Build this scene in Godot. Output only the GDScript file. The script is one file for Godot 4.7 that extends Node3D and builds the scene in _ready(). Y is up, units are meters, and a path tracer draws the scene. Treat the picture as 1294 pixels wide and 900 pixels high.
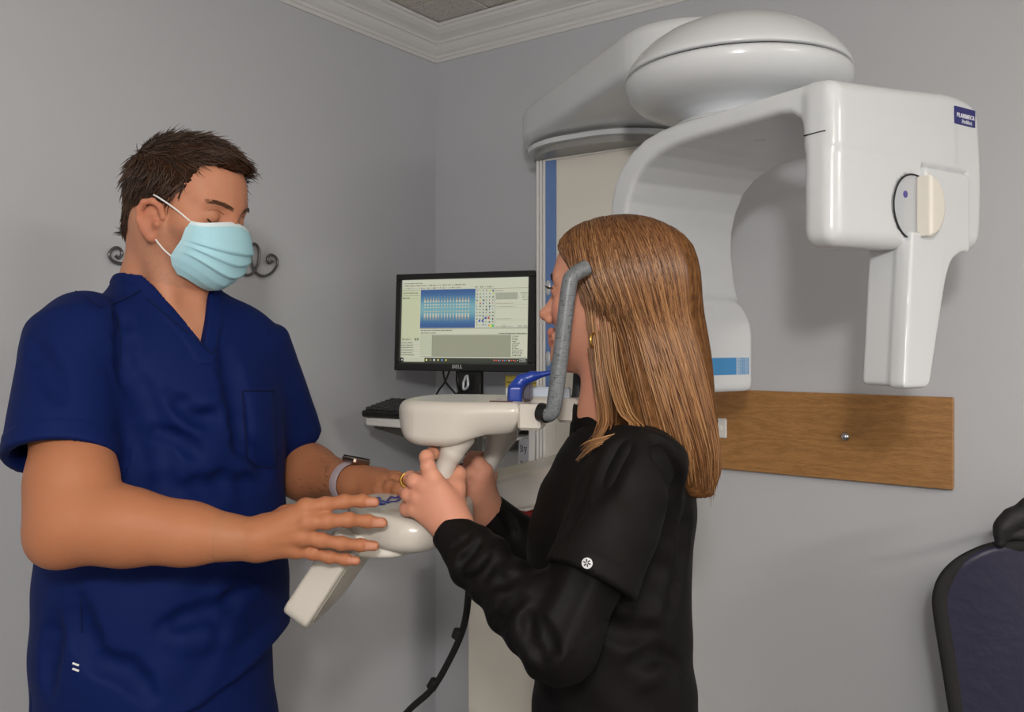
extends Node3D
# Dental imaging room: two people at a panoramic x-ray machine in the corner of a grey room.
# World axes: x right, y up, -z away from the photographer. pos(px, py, d) gives the point that is d metres away.

const FOC := 1079.0
const EYE := Vector3(0, 1.46, 0)
const HORIZON := 430.0
var used := {}
var rng := RandomNumberGenerator.new()
var U := Vector3(0.8114, 0, 0.5845)      # along the back wall, away from the corner
var N := Vector3(-0.5845, 0, 0.8114)     # out of the back wall, along the left wall
var CORNER := Vector3(-0.2504, 0, -2.8)
const CEIL := 2.46
var TURN := Basis(Vector3.UP, 0.6243)     # everything is laid out facing the photographer, then turned so that the walls lie along x and z

func pos(px: float, py: float, d: float) -> Vector3:
	return Vector3((px - 647.0) / FOC * d, EYE.y + (HORIZON - py) / FOC * d, -d)

func rm(t: float, y: float, g: float) -> Vector3:   # room coordinates: along back wall, height, distance from back wall
	return CORNER + U * t + N * g + Vector3(0, y, 0)

# ------------------------------------------------------------------ distance field
class Field:
	var ty := PackedInt32Array()
	var op := PackedInt32Array()
	var pa := PackedVector3Array()
	var pb := PackedVector3Array()
	var r1 := PackedFloat32Array()
	var r2 := PackedFloat32Array()
	var kk := PackedFloat32Array()
	var inv: Array[Transform3D] = []
	var poly: Array[PackedFloat32Array] = []    # for slabs: the outline's distance on a grid
	var warp = null
	var warp_max := 0.0
	var mirror := false

	func _add(t: int, o: int, a: Vector3, b: Vector3, ra: float, rb: float, k: float, x := Transform3D(), pl := PackedFloat32Array()) -> void:
		ty.append(t); op.append(o); pa.append(a); pb.append(b); r1.append(ra); r2.append(rb); kk.append(maxf(k, 0.0001)); inv.append(x); poly.append(pl)

	func cone(a: Vector3, b: Vector3, ra: float, rb: float, k := 0.02, o := 0) -> void:
		_add(0, o, a, b - a, ra, rb, k)

	func ball(a: Vector3, ra: float, k := 0.02, o := 0) -> void:
		_add(0, o, a, Vector3(0, 0.0001, 0), ra, ra, k)

	func ell(c: Vector3, r: Vector3, k := 0.02, o := 0, bs := Basis()) -> void:
		_add(1, o, r, Vector3(1.0 / r.x, 1.0 / r.y, 1.0 / r.z), minf(r.x, minf(r.y, r.z)), 0, k, Transform3D(bs, c).affine_inverse())

	func box(c: Vector3, h: Vector3, rd: float, k := 0.02, o := 0, bs := Basis()) -> void:
		_add(2, o, h - Vector3(rd, rd, rd), Vector3.ZERO, rd, 0, k, Transform3D(bs, c).affine_inverse())

	func slab(x: Transform3D, pl: PackedVector2Array, half: float, rd: float, k := 0.02, o := 0) -> void:
		var lo := pl[0]
		var hi := pl[0]
		for p in pl:
			lo = lo.min(p)
			hi = hi.max(p)
		lo -= Vector2(0.03, 0.03)
		hi += Vector2(0.03, 0.03)
		var st := maxf((hi - lo).length() / 190.0, 0.0016)
		var nx := int((hi.x - lo.x) / st) + 2
		var ny := int((hi.y - lo.y) / st) + 2
		var g := PackedFloat32Array()
		g.resize(nx * ny)
		for j in ny:
			for i in nx:
				g[j * nx + i] = sdp(lo + Vector2(i, j) * st, pl)
		_add(3, o, Vector3(lo.x, lo.y, st), Vector3(nx, ny, 0), half, rd, k, x.affine_inverse(), g)

	func torus(x: Transform3D, big: float, small: float, k := 0.01, o := 0) -> void:
		_add(4, o, Vector3.ZERO, Vector3.ZERO, big, small, k, x.affine_inverse())

	# a bar along local y whose elliptical section changes: rows of [y, cx, cz, rx, rz]
	func loft(x: Transform3D, rows: Array, k := 0.02, o := 0, rd := 0.0) -> void:
		var n := 64
		var y0: float = rows[0][0]
		var y1: float = rows[rows.size() - 1][0]
		var g := PackedFloat32Array()
		g.resize(n * 4)
		var j := 0
		var small := 1e9
		for i in n:
			var y := lerpf(y0, y1, i / float(n - 1))
			while j < rows.size() - 2 and y > rows[j + 1][0]:
				j += 1
			var a: Array = rows[j]
			var b: Array = rows[j + 1]
			var pr: Array = rows[maxi(j - 1, 0)]
			var nx: Array = rows[mini(j + 2, rows.size() - 1)]
			var w: float = b[0] - a[0]
			var t: float = (y - a[0]) / w
			for c in 4:
				var ma: float = (b[c + 1] - pr[c + 1]) / maxf(b[0] - pr[0], 1e-5) * w
				var mb: float = (nx[c + 1] - a[c + 1]) / maxf(nx[0] - a[0], 1e-5) * w
				var t2 := t * t
				var t3 := t2 * t
				g[i * 4 + c] = (2 * t3 - 3 * t2 + 1) * a[c + 1] + (t3 - 2 * t2 + t) * ma + (-2 * t3 + 3 * t2) * b[c + 1] + (t3 - t2) * mb
			g[i * 4 + 2] = maxf(g[i * 4 + 2], 0.002)
			g[i * 4 + 3] = maxf(g[i * 4 + 3], 0.002)
		_add(5, o, Vector3(y0, y1, n), Vector3.ZERO, rd, 0, k, x.affine_inverse(), g)

	func chain(pts: Array, rad: Array, k := 0.02, o := 0) -> void:
		for i in pts.size() - 1:
			cone(pts[i], pts[i + 1], rad[mini(i, rad.size() - 1)], rad[mini(i + 1, rad.size() - 1)], k, o)

	func one(i: int, p: Vector3) -> float:
		var t := ty[i]
		if t == 0:
			var q := p - pa[i]
			var ba := pb[i]
			var hh := clampf(q.dot(ba) / ba.dot(ba), 0.0, 1.0)
			return (q - ba * hh).length() - lerpf(r1[i], r2[i], hh)
		var m := inv[i] * p
		if t == 1:
			var ir := pb[i]
			var a := m * ir
			var k0 := a.length()
			if k0 < 0.0001:
				return -r1[i]
			return k0 * (k0 - 1.0) / (a * ir).length()
		if t == 2:
			var q2 := m.abs() - pa[i]
			return Vector3(maxf(q2.x, 0), maxf(q2.y, 0), maxf(q2.z, 0)).length() + minf(maxf(q2.x, maxf(q2.y, q2.z)), 0.0) - r1[i]
		if t == 3:
			var a3 := pa[i]
			var gnx := pb[i].x
			var fx := (m.x - a3.x) / a3.z
			var fy := (m.y - a3.y) / a3.z
			var cx := clampf(fx, 0.0, gnx - 1.001)
			var cy := clampf(fy, 0.0, pb[i].y - 1.001)
			var ixx := int(cx)
			var iyy := int(cy)
			var at := iyy * int(gnx) + ixx
			var gw := int(gnx)
			var pg := poly[i]
			var tx := cx - ixx
			var d2 := lerpf(lerpf(pg[at], pg[at + 1], tx), lerpf(pg[at + gw], pg[at + gw + 1], tx), cy - iyy)
			if cx != fx or cy != fy:
				d2 += Vector2(fx - cx, fy - cy).length() * a3.z
			var rd := r2[i]
			var w := Vector2(d2 + rd, absf(m.z) - r1[i] + rd)
			return minf(maxf(w.x, w.y), 0.0) + Vector2(maxf(w.x, 0), maxf(w.y, 0)).length() - rd
		if t == 5:
			var b5 := pa[i]
			var f5 := clampf((m.y - b5.x) / (b5.y - b5.x), 0.0, 1.0) * (b5.z - 1.001)
			var j5 := int(f5)
			var u5 := f5 - j5
			var g5 := poly[i]
			j5 *= 4
			var rx := lerpf(g5[j5 + 2], g5[j5 + 6], u5)
			var rz := lerpf(g5[j5 + 3], g5[j5 + 7], u5)
			var qx := (m.x - lerpf(g5[j5], g5[j5 + 4], u5)) / rx
			var qz := (m.z - lerpf(g5[j5 + 1], g5[j5 + 5], u5)) / rz
			var k5 := sqrt(qx * qx + qz * qz)
			var d5 := -minf(rx, rz)
			if k5 > 0.02:
				d5 = k5 * (k5 - 1.0) / sqrt(qx * qx / (rx * rx) + qz * qz / (rz * rz))
			var c5 := maxf(b5.x - m.y, m.y - b5.y)
			var rr := r1[i]
			return minf(maxf(d5 + rr, c5 + rr), 0.0) + Vector2(maxf(d5 + rr, 0.0), maxf(c5 + rr, 0.0)).length() - rr
		var e := Vector2(Vector2(m.x, m.y).length() - r1[i], m.z)
		return e.length() - r2[i]

	func sdp(p: Vector2, v: PackedVector2Array) -> float:
		var n := v.size()
		var d := 1e9
		var s := 1.0
		var b := v[n - 1]
		for i in n:
			var a := v[i]
			var e := b - a
			var w := p - a
			var q := w - e * clampf(w.dot(e) / maxf(e.dot(e), 1e-12), 0.0, 1.0)
			d = minf(d, q.length_squared())
			var c1 := p.y >= a.y
			var c2 := p.y < b.y
			var c3 := e.x * w.y > e.y * w.x
			if (c1 and c2 and c3) or (not c1 and not c2 and not c3):
				s = -s
			b = a
		return s * sqrt(d)

	func ev(p: Vector3, idx: PackedInt32Array) -> float:
		var d := 10.0
		for i in idx:
			var e := one(i, p)
			var k := kk[i]
			var o := op[i]
			if o == 0:
				var h := maxf(k - absf(d - e), 0.0) / k
				d = minf(d, e) - h * h * k * 0.25
			elif o == 1:
				e = -e
				var h1 := maxf(k - absf(d - e), 0.0) / k
				d = maxf(d, e) + h1 * h1 * k * 0.25
			else:
				var h2 := maxf(k - absf(d - e), 0.0) / k
				d = maxf(d, e) + h2 * h2 * k * 0.25
		if warp_max > 0.0 and absf(d) < warp_max * 4.0 + 0.01:
			d -= warp.call(p)
		return d

	func all() -> PackedInt32Array:
		return PackedInt32Array(range(ty.size()))

	func cull(c: Vector3, rad: float, idx: PackedInt32Array) -> PackedInt32Array:
		var es := PackedFloat32Array()
		var m := 1e9
		for i in idx:
			var e := one(i, c)
			es.append(e)
			if op[i] == 0:
				m = minf(m, e)
		var out := PackedInt32Array()
		if m > rad * 1.6 + 0.05:
			return out
		var j := 0
		for i in idx:
			var e2 := es[j]
			j += 1
			if op[i] == 0:
				if e2 <= m + rad * 2.4 + kk[i]:
					out.append(i)
			elif op[i] == 1:
				if e2 < rad * 1.3 + kk[i]:
					out.append(i)
			elif e2 > -(rad * 1.3 + kk[i]):
				out.append(i)
		return out

	func march(o: Vector3, dir: Vector3, from: float, idx: PackedInt32Array) -> Vector3:
		var t := from
		for i in 90:
			var d := ev(o + dir * t, idx)
			if absf(d) < 0.0005:
				break
			t += d * 0.7
			if t > 5.0:
				break
		return o + dir * t

	func grad(p: Vector3, idx: PackedInt32Array, e := 0.002) -> Vector3:
		var a := Vector3(1, -1, -1); var b := Vector3(-1, -1, 1); var c := Vector3(-1, 1, -1); var d := Vector3(1, 1, 1)
		return (a * ev(p + a * e, idx) + b * ev(p + b * e, idx) + c * ev(p + c * e, idx) + d * ev(p + d * e, idx)).normalized()

class Shape:
	static var turn := Basis(Vector3.UP, 0.6243)
	var v := PackedVector3Array()
	var n := PackedVector3Array()
	var c := PackedColorArray()
	var uv := PackedVector2Array()
	var ix := PackedInt32Array()
	var colored := false
	func mesh() -> ArrayMesh:
		var arr := []
		arr.resize(Mesh.ARRAY_MAX)
		var tv := PackedVector3Array()
		var tn := PackedVector3Array()
		tv.resize(v.size())
		tn.resize(n.size())
		for i in v.size():
			tv[i] = turn * v[i]
			tn[i] = turn * n[i]
		arr[Mesh.ARRAY_VERTEX] = tv
		arr[Mesh.ARRAY_NORMAL] = tn
		if colored:
			arr[Mesh.ARRAY_COLOR] = c
		if uv.size() == v.size():
			arr[Mesh.ARRAY_TEX_UV] = uv
		arr[Mesh.ARRAY_INDEX] = ix
		var m := ArrayMesh.new()
		m.add_surface_from_arrays(Mesh.PRIMITIVE_TRIANGLES, arr)
		return m
	func quad(a: int, b: int, cc: int, d: int) -> void:
		ix.append_array([a, b, cc, a, cc, d])

const EA: Array[int] = [0, 2, 4, 6, 0, 1, 4, 5, 0, 1, 2, 3]
const EB: Array[int] = [1, 3, 5, 7, 2, 3, 6, 7, 4, 5, 6, 7]

# surface nets over the cells near the surface; one vertex per crossed cell, one quad per crossed edge
func net(F: Field, lo: Vector3, hi: Vector3, h: float, out: Shape, colf = null) -> void:
	var nx := int(ceil((hi.x - lo.x) / h / 8.0)) * 8
	var ny := int(ceil((hi.y - lo.y) / h / 8.0)) * 8
	var nz := int(ceil((hi.z - lo.z) / h / 8.0)) * 8
	var SX := nx + 2
	var SY := (nx + 2) * (ny + 2)
	var vid := {}
	var edges := PackedInt32Array()
	var every := F.all()
	var val := PackedFloat32Array()
	val.resize(125)
	var cv := PackedFloat32Array()
	cv.resize(8)
	if colf != null:
		out.colored = true
	for bz in range(0, nz, 8):
		for by in range(0, ny, 8):
			for bx in range(0, nx, 8):
				var c := lo + Vector3(bx + 4, by + 4, bz + 4) * h
				var rad := 4.0 * h * 1.7321
				var id1 := F.cull(c, rad, every)
				if id1.is_empty():
					continue
				if absf(F.ev(c, id1)) > rad * 1.35 + F.warp_max:
					continue
				for sub in 8:
					var ox := bx + (sub & 1) * 4
					var oy := by + ((sub >> 1) & 1) * 4
					var oz := bz + (sub >> 2) * 4
					var c2 := lo + Vector3(ox + 2, oy + 2, oz + 2) * h
					var rad2 := 2.0 * h * 1.7321
					var id := F.cull(c2, rad2, id1)
					if id.is_empty():
						continue
					if absf(F.ev(c2, id)) > rad2 * 1.35 + F.warp_max:
						continue
					var q := 0
					for k in 5:
						for j in 5:
							for i in 5:
								val[q] = F.ev(lo + Vector3(ox + i, oy + j, oz + k) * h, id)
								q += 1
					for k in 4:
						for j in 4:
							for i in 4:
								var b := i + 5 * j + 25 * k
								cv[0] = val[b]; cv[1] = val[b + 1]; cv[2] = val[b + 5]; cv[3] = val[b + 6]
								cv[4] = val[b + 25]; cv[5] = val[b + 26]; cv[6] = val[b + 30]; cv[7] = val[b + 31]
								var neg := 0
								for m in 8:
									if cv[m] < 0.0:
										neg += 1
								if neg == 0 or neg == 8:
									continue
								var sum := Vector3.ZERO
								var cnt := 0
								for m in 12:
									var ea := EA[m]
									var eb := EB[m]
									var fa := cv[ea]
									var fb := cv[eb]
									if (fa < 0.0) != (fb < 0.0):
										var tt := fa / (fa - fb)
										var p0 := Vector3(ea & 1, (ea >> 1) & 1, ea >> 2)
										var p1 := Vector3(eb & 1, (eb >> 1) & 1, eb >> 2)
										sum += p0.lerp(p1, tt)
										cnt += 1
								var gx := ox + i
								var gy := oy + j
								var gz := oz + k
								var pt := lo + (Vector3(gx, gy, gz) + sum / cnt) * h
								var g := F.grad(pt, id, h * 0.4)
								pt -= g * clampf(F.ev(pt, id), -h * 0.5, h * 0.5)
								var key := gx + gy * SX + gz * SY
								vid[key] = out.v.size()
								out.v.append(pt)
								out.n.append(g)
								if colf != null:
									out.c.append(colf.call(pt, g))
								var s0 := cv[0] < 0.0
								if s0 != (cv[1] < 0.0):
									edges.append(key); edges.append(0 if s0 else 1)
								if s0 != (cv[2] < 0.0):
									edges.append(key); edges.append(2 if s0 else 3)
								if s0 != (cv[4] < 0.0):
									edges.append(key); edges.append(4 if s0 else 5)
	var e := 0
	while e < edges.size():
		var key := edges[e]
		var kind := edges[e + 1]
		e += 2
		var ax := kind >> 1
		var da := 0
		var db := 0
		if ax == 0:
			da = SX; db = SY
		elif ax == 1:
			da = SY; db = 1
		else:
			da = 1; db = SX
		var v0: int = vid.get(key, -1)
		var v1: int = vid.get(key - da, -1)
		var v2: int = vid.get(key - da - db, -1)
		var v3: int = vid.get(key - db, -1)
		if v0 < 0 or v1 < 0 or v2 < 0 or v3 < 0:
			continue
		if kind & 1:
			out.quad(v0, v1, v2, v3)
		else:
			out.quad(v0, v3, v2, v1)

# ------------------------------------------------------------------ plain shapes
func arr_tri(s: Shape, a: Vector3, b: Vector3, c: Vector3) -> void:
	var nn := (c - a).cross(b - a).normalized()
	var i := s.v.size()
	s.v.append_array([a, b, c])
	s.n.append_array([nn, nn, nn])
	if s.colored:
		s.c.append_array([Color.WHITE, Color.WHITE, Color.WHITE])
	s.ix.append_array([i, i + 1, i + 2])

func flat_quad(s: Shape, a: Vector3, b: Vector3, c: Vector3, d: Vector3) -> void:   # clockwise seen from outside
	arr_tri(s, a, b, c)
	arr_tri(s, a, c, d)

func box_at(s: Shape, x: Transform3D, h: Vector3, bev := 0.0) -> void:
	# a box with chamfered edges
	var m := BoxMesh.new()
	if bev <= 0.0:
		for ax in 3:
			for sg in [-1.0, 1.0]:
				var nn := Vector3.ZERO; nn[ax] = sg
				var u := Vector3.ZERO; u[(ax + 1) % 3] = 1
				var w := Vector3.ZERO; w[(ax + 2) % 3] = 1
				var q: Array[Vector3] = []
				for cn in [[-1, -1], [1, -1], [1, 1], [-1, 1]]:
					q.append(x * ((nn + u * cn[0] + w * cn[1]) * h))
				if sg > 0:
					flat_quad(s, q[3], q[2], q[1], q[0])
				else:
					flat_quad(s, q[0], q[1], q[2], q[3])
		return
	var pts: Array[Vector3] = []
	var hh := h - Vector3(bev, bev, bev)
	# hull of three boxes: the faces, the chamfers and the corner triangles
	for ax in 3:
		for sg in [-1.0, 1.0]:
			var nn2 := Vector3.ZERO; nn2[ax] = sg
			var u2 := (ax + 1) % 3
			var w2 := (ax + 2) % 3
			var q2: Array[Vector3] = []
			for cn in [[-1, -1], [1, -1], [1, 1], [-1, 1]]:
				var p := nn2 * h
				p[u2] = cn[0] * hh[u2]
				p[w2] = cn[1] * hh[w2]
				q2.append(x * p)
			if sg > 0:
				flat_quad(s, q2[3], q2[2], q2[1], q2[0])
			else:
				flat_quad(s, q2[0], q2[1], q2[2], q2[3])
	for ax in 3:
		var u3 := (ax + 1) % 3
		var w3 := (ax + 2) % 3
		for su in [-1.0, 1.0]:
			for sw in [-1.0, 1.0]:
				var a := Vector3.ZERO; a[u3] = su * h[u3]; a[w3] = sw * hh[w3]; a[ax] = -hh[ax]
				var b := a; b[ax] = hh[ax]
				var c := Vector3.ZERO; c[u3] = su * hh[u3]; c[w3] = sw * h[w3]; c[ax] = hh[ax]
				var d := c; d[ax] = -hh[ax]
				if su * sw > 0:
					flat_quad(s, x * d, x * c, x * b, x * a)
				else:
					flat_quad(s, x * a, x * b, x * c, x * d)
	for sx in [-1.0, 1.0]:
		for sy in [-1.0, 1.0]:
			for sz in [-1.0, 1.0]:
				var a2 := Vector3(sx * h.x, sy * hh.y, sz * hh.z)
				var b2 := Vector3(sx * hh.x, sy * h.y, sz * hh.z)
				var c3 := Vector3(sx * hh.x, sy * hh.y, sz * h.z)
				if sx * sy * sz > 0:
					arr_tri(s, x * c3, x * b2, x * a2)
				else:
					arr_tri(s, x * a2, x * b2, x * c3)

func rbox(c: Vector3, h: Vector3, bev: float, bs := Basis()) -> Shape:
	var s := Shape.new()
	box_at(s, Transform3D(bs, c), h, bev)
	return s

func lathe(prof: Array, seg := 48, x := Transform3D(), s: Shape = null) -> Shape:   # profile of Vector2(radius, height), bottom to top
	if s == null:
		s = Shape.new()
	var m := prof.size()
	var b0 := s.v.size()
	for i in m:
		var p: Vector2 = prof[i]
		var t: Vector2 = (prof[mini(i + 1, m - 1)] as Vector2) - (prof[maxi(i - 1, 0)] as Vector2)
		var nr := Vector2(t.y, -t.x).normalized()
		for k in seg + 1:
			var a := TAU * k / seg
			s.v.append(x * Vector3(cos(a) * p.x, p.y, sin(a) * p.x))
			s.n.append((x.basis * Vector3(cos(a) * nr.x, nr.y, sin(a) * nr.x)).normalized())
			if s.colored:
				s.c.append(Color.WHITE)
	for i in m - 1:
		for k in seg:
			var a := b0 + i * (seg + 1) + k
			s.quad(a, a + 1, a + seg + 2, a + seg + 1)
	return s

func curve(pts: Array, per := 6) -> Array:   # Catmull-Rom through the points
	var o := []
	var m := pts.size()
	for i in m - 1:
		var p0 = pts[maxi(i - 1, 0)]
		var p1 = pts[i]
		var p2 = pts[i + 1]
		var p3 = pts[mini(i + 2, m - 1)]
		for j in per:
			var t := float(j) / per
			o.append(0.5 * ((2.0 * p1) + (p2 - p0) * t + (2.0 * p0 - 5.0 * p1 + 4.0 * p2 - p3) * t * t + (3.0 * p1 - p0 - 3.0 * p2 + p3) * t * t * t))
	o.append(pts[m - 1])
	return o

func tube(pts: Array, rad, sides := 8, s: Shape = null, col = Color.WHITE, flat := 1.0, flat_dir := Vector3.ZERO) -> Shape:
	if s == null:
		s = Shape.new()
	var m := pts.size()
	var up := Vector3.UP
	var t0: Vector3 = (pts[1] - pts[0]).normalized()
	if flat_dir != Vector3.ZERO:
		up = flat_dir
	elif absf(t0.dot(up)) > 0.9:
		up = Vector3.RIGHT
	var nn := (up - t0 * up.dot(t0)).normalized()
	var b0 := s.v.size()
	for i in m:
		var t: Vector3 = (pts[mini(i + 1, m - 1)] - pts[maxi(i - 1, 0)]).normalized()
		if flat_dir != Vector3.ZERO:
			nn = flat_dir
		nn = (nn - t * nn.dot(t)).normalized()
		var bb := t.cross(nn)
		var r: float = rad[i] if rad is Array else rad
		for k in sides:
			var a := TAU * k / sides
			s.v.append(pts[i] + nn * cos(a) * r * flat + bb * sin(a) * r)
			s.n.append((nn * cos(a) + bb * sin(a) * flat).normalized())
			if s.colored:
				s.c.append(col[i] if col is Array else col)
	for i in m - 1:
		for k in sides:
			var a := b0 + i * sides + k
			var b := b0 + i * sides + (k + 1) % sides
			s.quad(a, a + sides, b + sides, b)
	for e in 2:
		var base := b0 + (m - 1) * sides * e
		var ce := s.v.size()
		s.v.append(pts[(m - 1) * e])
		var en: Vector3 = (pts[m - 1] - pts[m - 2]).normalized() if e == 1 else (pts[0] - pts[1]).normalized()
		s.n.append(en)
		if s.colored:
			s.c.append(col[(m - 1) * e] if col is Array else col)
		for k in sides:
			if e == 1:
				s.ix.append_array([ce, base + (k + 1) % sides, base + k])
			else:
				s.ix.append_array([ce, base + k, base + (k + 1) % sides])
	return s

func prism(poly: PackedVector2Array, x: Transform3D, z0: float, z1: float) -> Shape:   # flat-sided extrusion
	var s := Shape.new()
	var m := poly.size()
	var pl := poly
	if Geometry2D.is_polygon_clockwise(pl):
		pl = poly.duplicate()
		pl.reverse()
	for i in m:
		var a := pl[i]
		var b := pl[(i + 1) % m]
		flat_quad(s, x * Vector3(a.x, a.y, z1), x * Vector3(b.x, b.y, z1), x * Vector3(b.x, b.y, z0), x * Vector3(a.x, a.y, z0))
	var tr := Geometry2D.triangulate_polygon(pl)
	for i in range(0, tr.size(), 3):
		var a := pl[tr[i]]
		var b := pl[tr[i + 1]]
		var c := pl[tr[i + 2]]
		if (b - a).cross(c - a) < 0:
			var tmp := b
			b = c
			c = tmp
		arr_tri(s, x * Vector3(a.x, a.y, z1), x * Vector3(c.x, c.y, z1), x * Vector3(b.x, b.y, z1))
		arr_tri(s, x * Vector3(a.x, a.y, z0), x * Vector3(b.x, b.y, z0), x * Vector3(c.x, c.y, z0))
	return s

func recalc(s: Shape) -> void:
	var nn := PackedVector3Array()
	nn.resize(s.v.size())
	for i in range(0, s.ix.size(), 3):
		var a := s.ix[i]; var b := s.ix[i + 1]; var c := s.ix[i + 2]
		var f := (s.v[c] - s.v[a]).cross(s.v[b] - s.v[a])
		nn[a] += f; nn[b] += f; nn[c] += f
	for i in nn.size():
		nn[i] = nn[i].normalized()
	s.n = nn

# ------------------------------------------------------------------ scene graph
func turned(o: Node3D) -> void:   # a light or the camera
	o.transform = Transform3D(TURN, Vector3.ZERO) * o.transform
	add_child(o)

func numbered(called: String) -> String:
	if not used.has(called):
		used[called] = 0
		return called
	used[called] += 1
	return "%s_%03d" % [called, used[called]]

func thing(called: String, label: String, category: String, at := Vector3.ZERO, group := "") -> Node3D:
	var o := Node3D.new()
	o.name = numbered(called)
	add_child(o)
	o.position = TURN * at
	o.set_meta("label", label)
	o.set_meta("category", category)
	if group:
		o.set_meta("group", group)
	return o

func put(called: String, s, m: Material, parent: Node = null, label := "") -> MeshInstance3D:
	var o := MeshInstance3D.new()
	o.name = called if parent else numbered(called)
	o.mesh = s.mesh() if s is Shape else s
	o.material_override = m
	if parent:
		parent.add_child(o, true)
		var w := Vector3.ZERO      # shapes are made in world coordinates; parents only shift
		var q := parent
		while q is Node3D and q != self:
			w += (q as Node3D).position
			q = q.get_parent()
		o.position = -w
	else:
		add_child(o, true)
	if label:
		o.set_meta("label", label)
	return o

func struct(called: String, s, m: Material, label := "") -> MeshInstance3D:
	var o := put(called, s, m)
	o.set_meta("kind", "structure")
	if label:
		o.set_meta("label", label)
	return o

func mat(c: Color, rough := 0.6, metal := 0.0) -> StandardMaterial3D:
	var m := StandardMaterial3D.new()
	m.albedo_color = c
	m.roughness = rough
	m.metallic = metal
	return m

func vmat(rough := 0.6) -> StandardMaterial3D:
	var m := StandardMaterial3D.new()
	m.vertex_color_use_as_albedo = true
	m.roughness = rough
	return m

func noise_tex(size: int, freq: float, as_normal := false, strength := 1.0, sd := 1, kind := FastNoiseLite.TYPE_SIMPLEX_SMOOTH, oct := 4) -> NoiseTexture2D:
	var t := NoiseTexture2D.new()
	t.width = size
	t.height = size
	t.seamless = true
	var f := FastNoiseLite.new()
	f.noise_type = kind
	f.frequency = freq
	f.seed = sd
	f.fractal_octaves = oct
	t.noise = f
	t.as_normal_map = as_normal
	t.bump_strength = strength
	return t

func triplanar(m: StandardMaterial3D, sc: float, world := true) -> StandardMaterial3D:
	m.uv1_triplanar = true
	m.uv1_world_triplanar = world
	m.uv1_scale = Vector3(sc, sc, sc)
	return m

func lettering(called: String, text: String, size: float, depth: float, m: Material, parent: Node, x: Transform3D, font := "Droid Sans", bold := true) -> MeshInstance3D:
	var t := TextMesh.new()
	var f := SystemFont.new()
	f.font_names = PackedStringArray([font])
	if bold:
		f.font_weight = 700
	t.font = f
	t.text = text
	t.font_size = 32
	t.pixel_size = size / 32.0
	t.depth = depth
	t.curve_step = 2.0
	var o := MeshInstance3D.new()
	o.name = called
	o.mesh = t
	o.material_override = m
	parent.add_child(o, true)
	var w := Vector3.ZERO
	var q := parent
	while q is Node3D and q != self:
		w += (q as Node3D).position
		q = q.get_parent()
	o.transform = Transform3D(TURN * x.basis, TURN * x.origin - w)
	return o

var M := {}
var ROOM := Transform3D()

func _ready() -> void:
	rng.seed = 7
	# ---- camera, environment, lights
	var cam := Camera3D.new()
	cam.name = "camera"
	cam.position = EYE
	cam.projection = Camera3D.PROJECTION_FRUSTUM
	cam.near = 0.05
	cam.far = 30.0
	cam.size = cam.near * 900.0 / FOC
	cam.frustum_offset = Vector2(0, cam.near * (HORIZON - 450.0) / FOC)
	cam.current = true
	turned(cam)
	var we := WorldEnvironment.new()
	var env := Environment.new()
	env.background_mode = Environment.BG_COLOR
	env.background_color = Color(0, 0, 0)
	env.tonemap_mode = Environment.TONE_MAPPER_LINEAR
	env.tonemap_exposure = 1.16
	env.sdfgi_enabled = true
	env.ssao_enabled = true
	env.ssil_enabled = true
	we.environment = env
	add_child(we)
	ROOM = Transform3D(Basis(U, Vector3.UP, N), CORNER)
	# the photographer's flash lamp on its stand, just behind and above the camera
	var fl := OmniLight3D.new()
	fl.name = "flash_light"
	fl.light_size = 0.06
	fl.omni_range = 12.0
	fl.omni_attenuation = 2.0
	fl.light_energy = 1.05
	fl.light_color = Color(1.0, 0.985, 0.97)
	fl.shadow_enabled = true
	fl.position = FLASH_AT
	turned(fl)
	materials()
	# two ceiling troffers of the room, behind and beside the photographer
	troffer(2.7, 3.9, 3.2, "recessed white ceiling light panel over the front wall")
	troffer(4.8, 1.8, 8.0, "recessed white ceiling light panel near the right wall")
	flash_stand()
	room()
	machine()
	desk()
	wall_things()
	man()
	woman()

var FLASH_AT := Vector3(-0.02, 1.86, 0.38)

func flash_stand() -> void:
	var o := thing("studio_flash", "bare studio flash bulb on a black tripod stand behind the photographer", "studio lamp", Vector3(FLASH_AT.x, 0, FLASH_AT.z))
	var glow := mat(Color(1, 1, 1), 0.5)
	glow.emission_enabled = true
	glow.emission = Color(1.0, 0.985, 0.97)
	glow.emission_energy_multiplier = 2.0
	put("bulb", lathe([Vector2(0.0, -0.075), Vector2(0.035, -0.068), Vector2(0.065, -0.035), Vector2(0.075, 0.0), Vector2(0.065, 0.035), Vector2(0.035, 0.068), Vector2(0.0, 0.075)], 24, Transform3D(Basis(), FLASH_AT)), glow, o)
	put("lamp_head", lathe([Vector2(0.0, -0.24), Vector2(0.045, -0.24), Vector2(0.05, -0.22), Vector2(0.05, -0.09), Vector2(0.03, -0.074), Vector2(0.0, -0.074)], 24, Transform3D(Basis(), FLASH_AT)), M.black, o)
	put("pole", tube([Vector3(FLASH_AT.x, 0.25, FLASH_AT.z), FLASH_AT - Vector3(0, 0.235, 0)], 0.012, 12), M.dark_metal, o)
	for k in 3:
		var a := TAU * k / 3.0 + 0.4
		put("leg", tube([Vector3(FLASH_AT.x, 0.55, FLASH_AT.z), Vector3(FLASH_AT.x + cos(a) * 0.42, 0.012, FLASH_AT.z + sin(a) * 0.42)], 0.010, 10), M.dark_metal, o)

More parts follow.
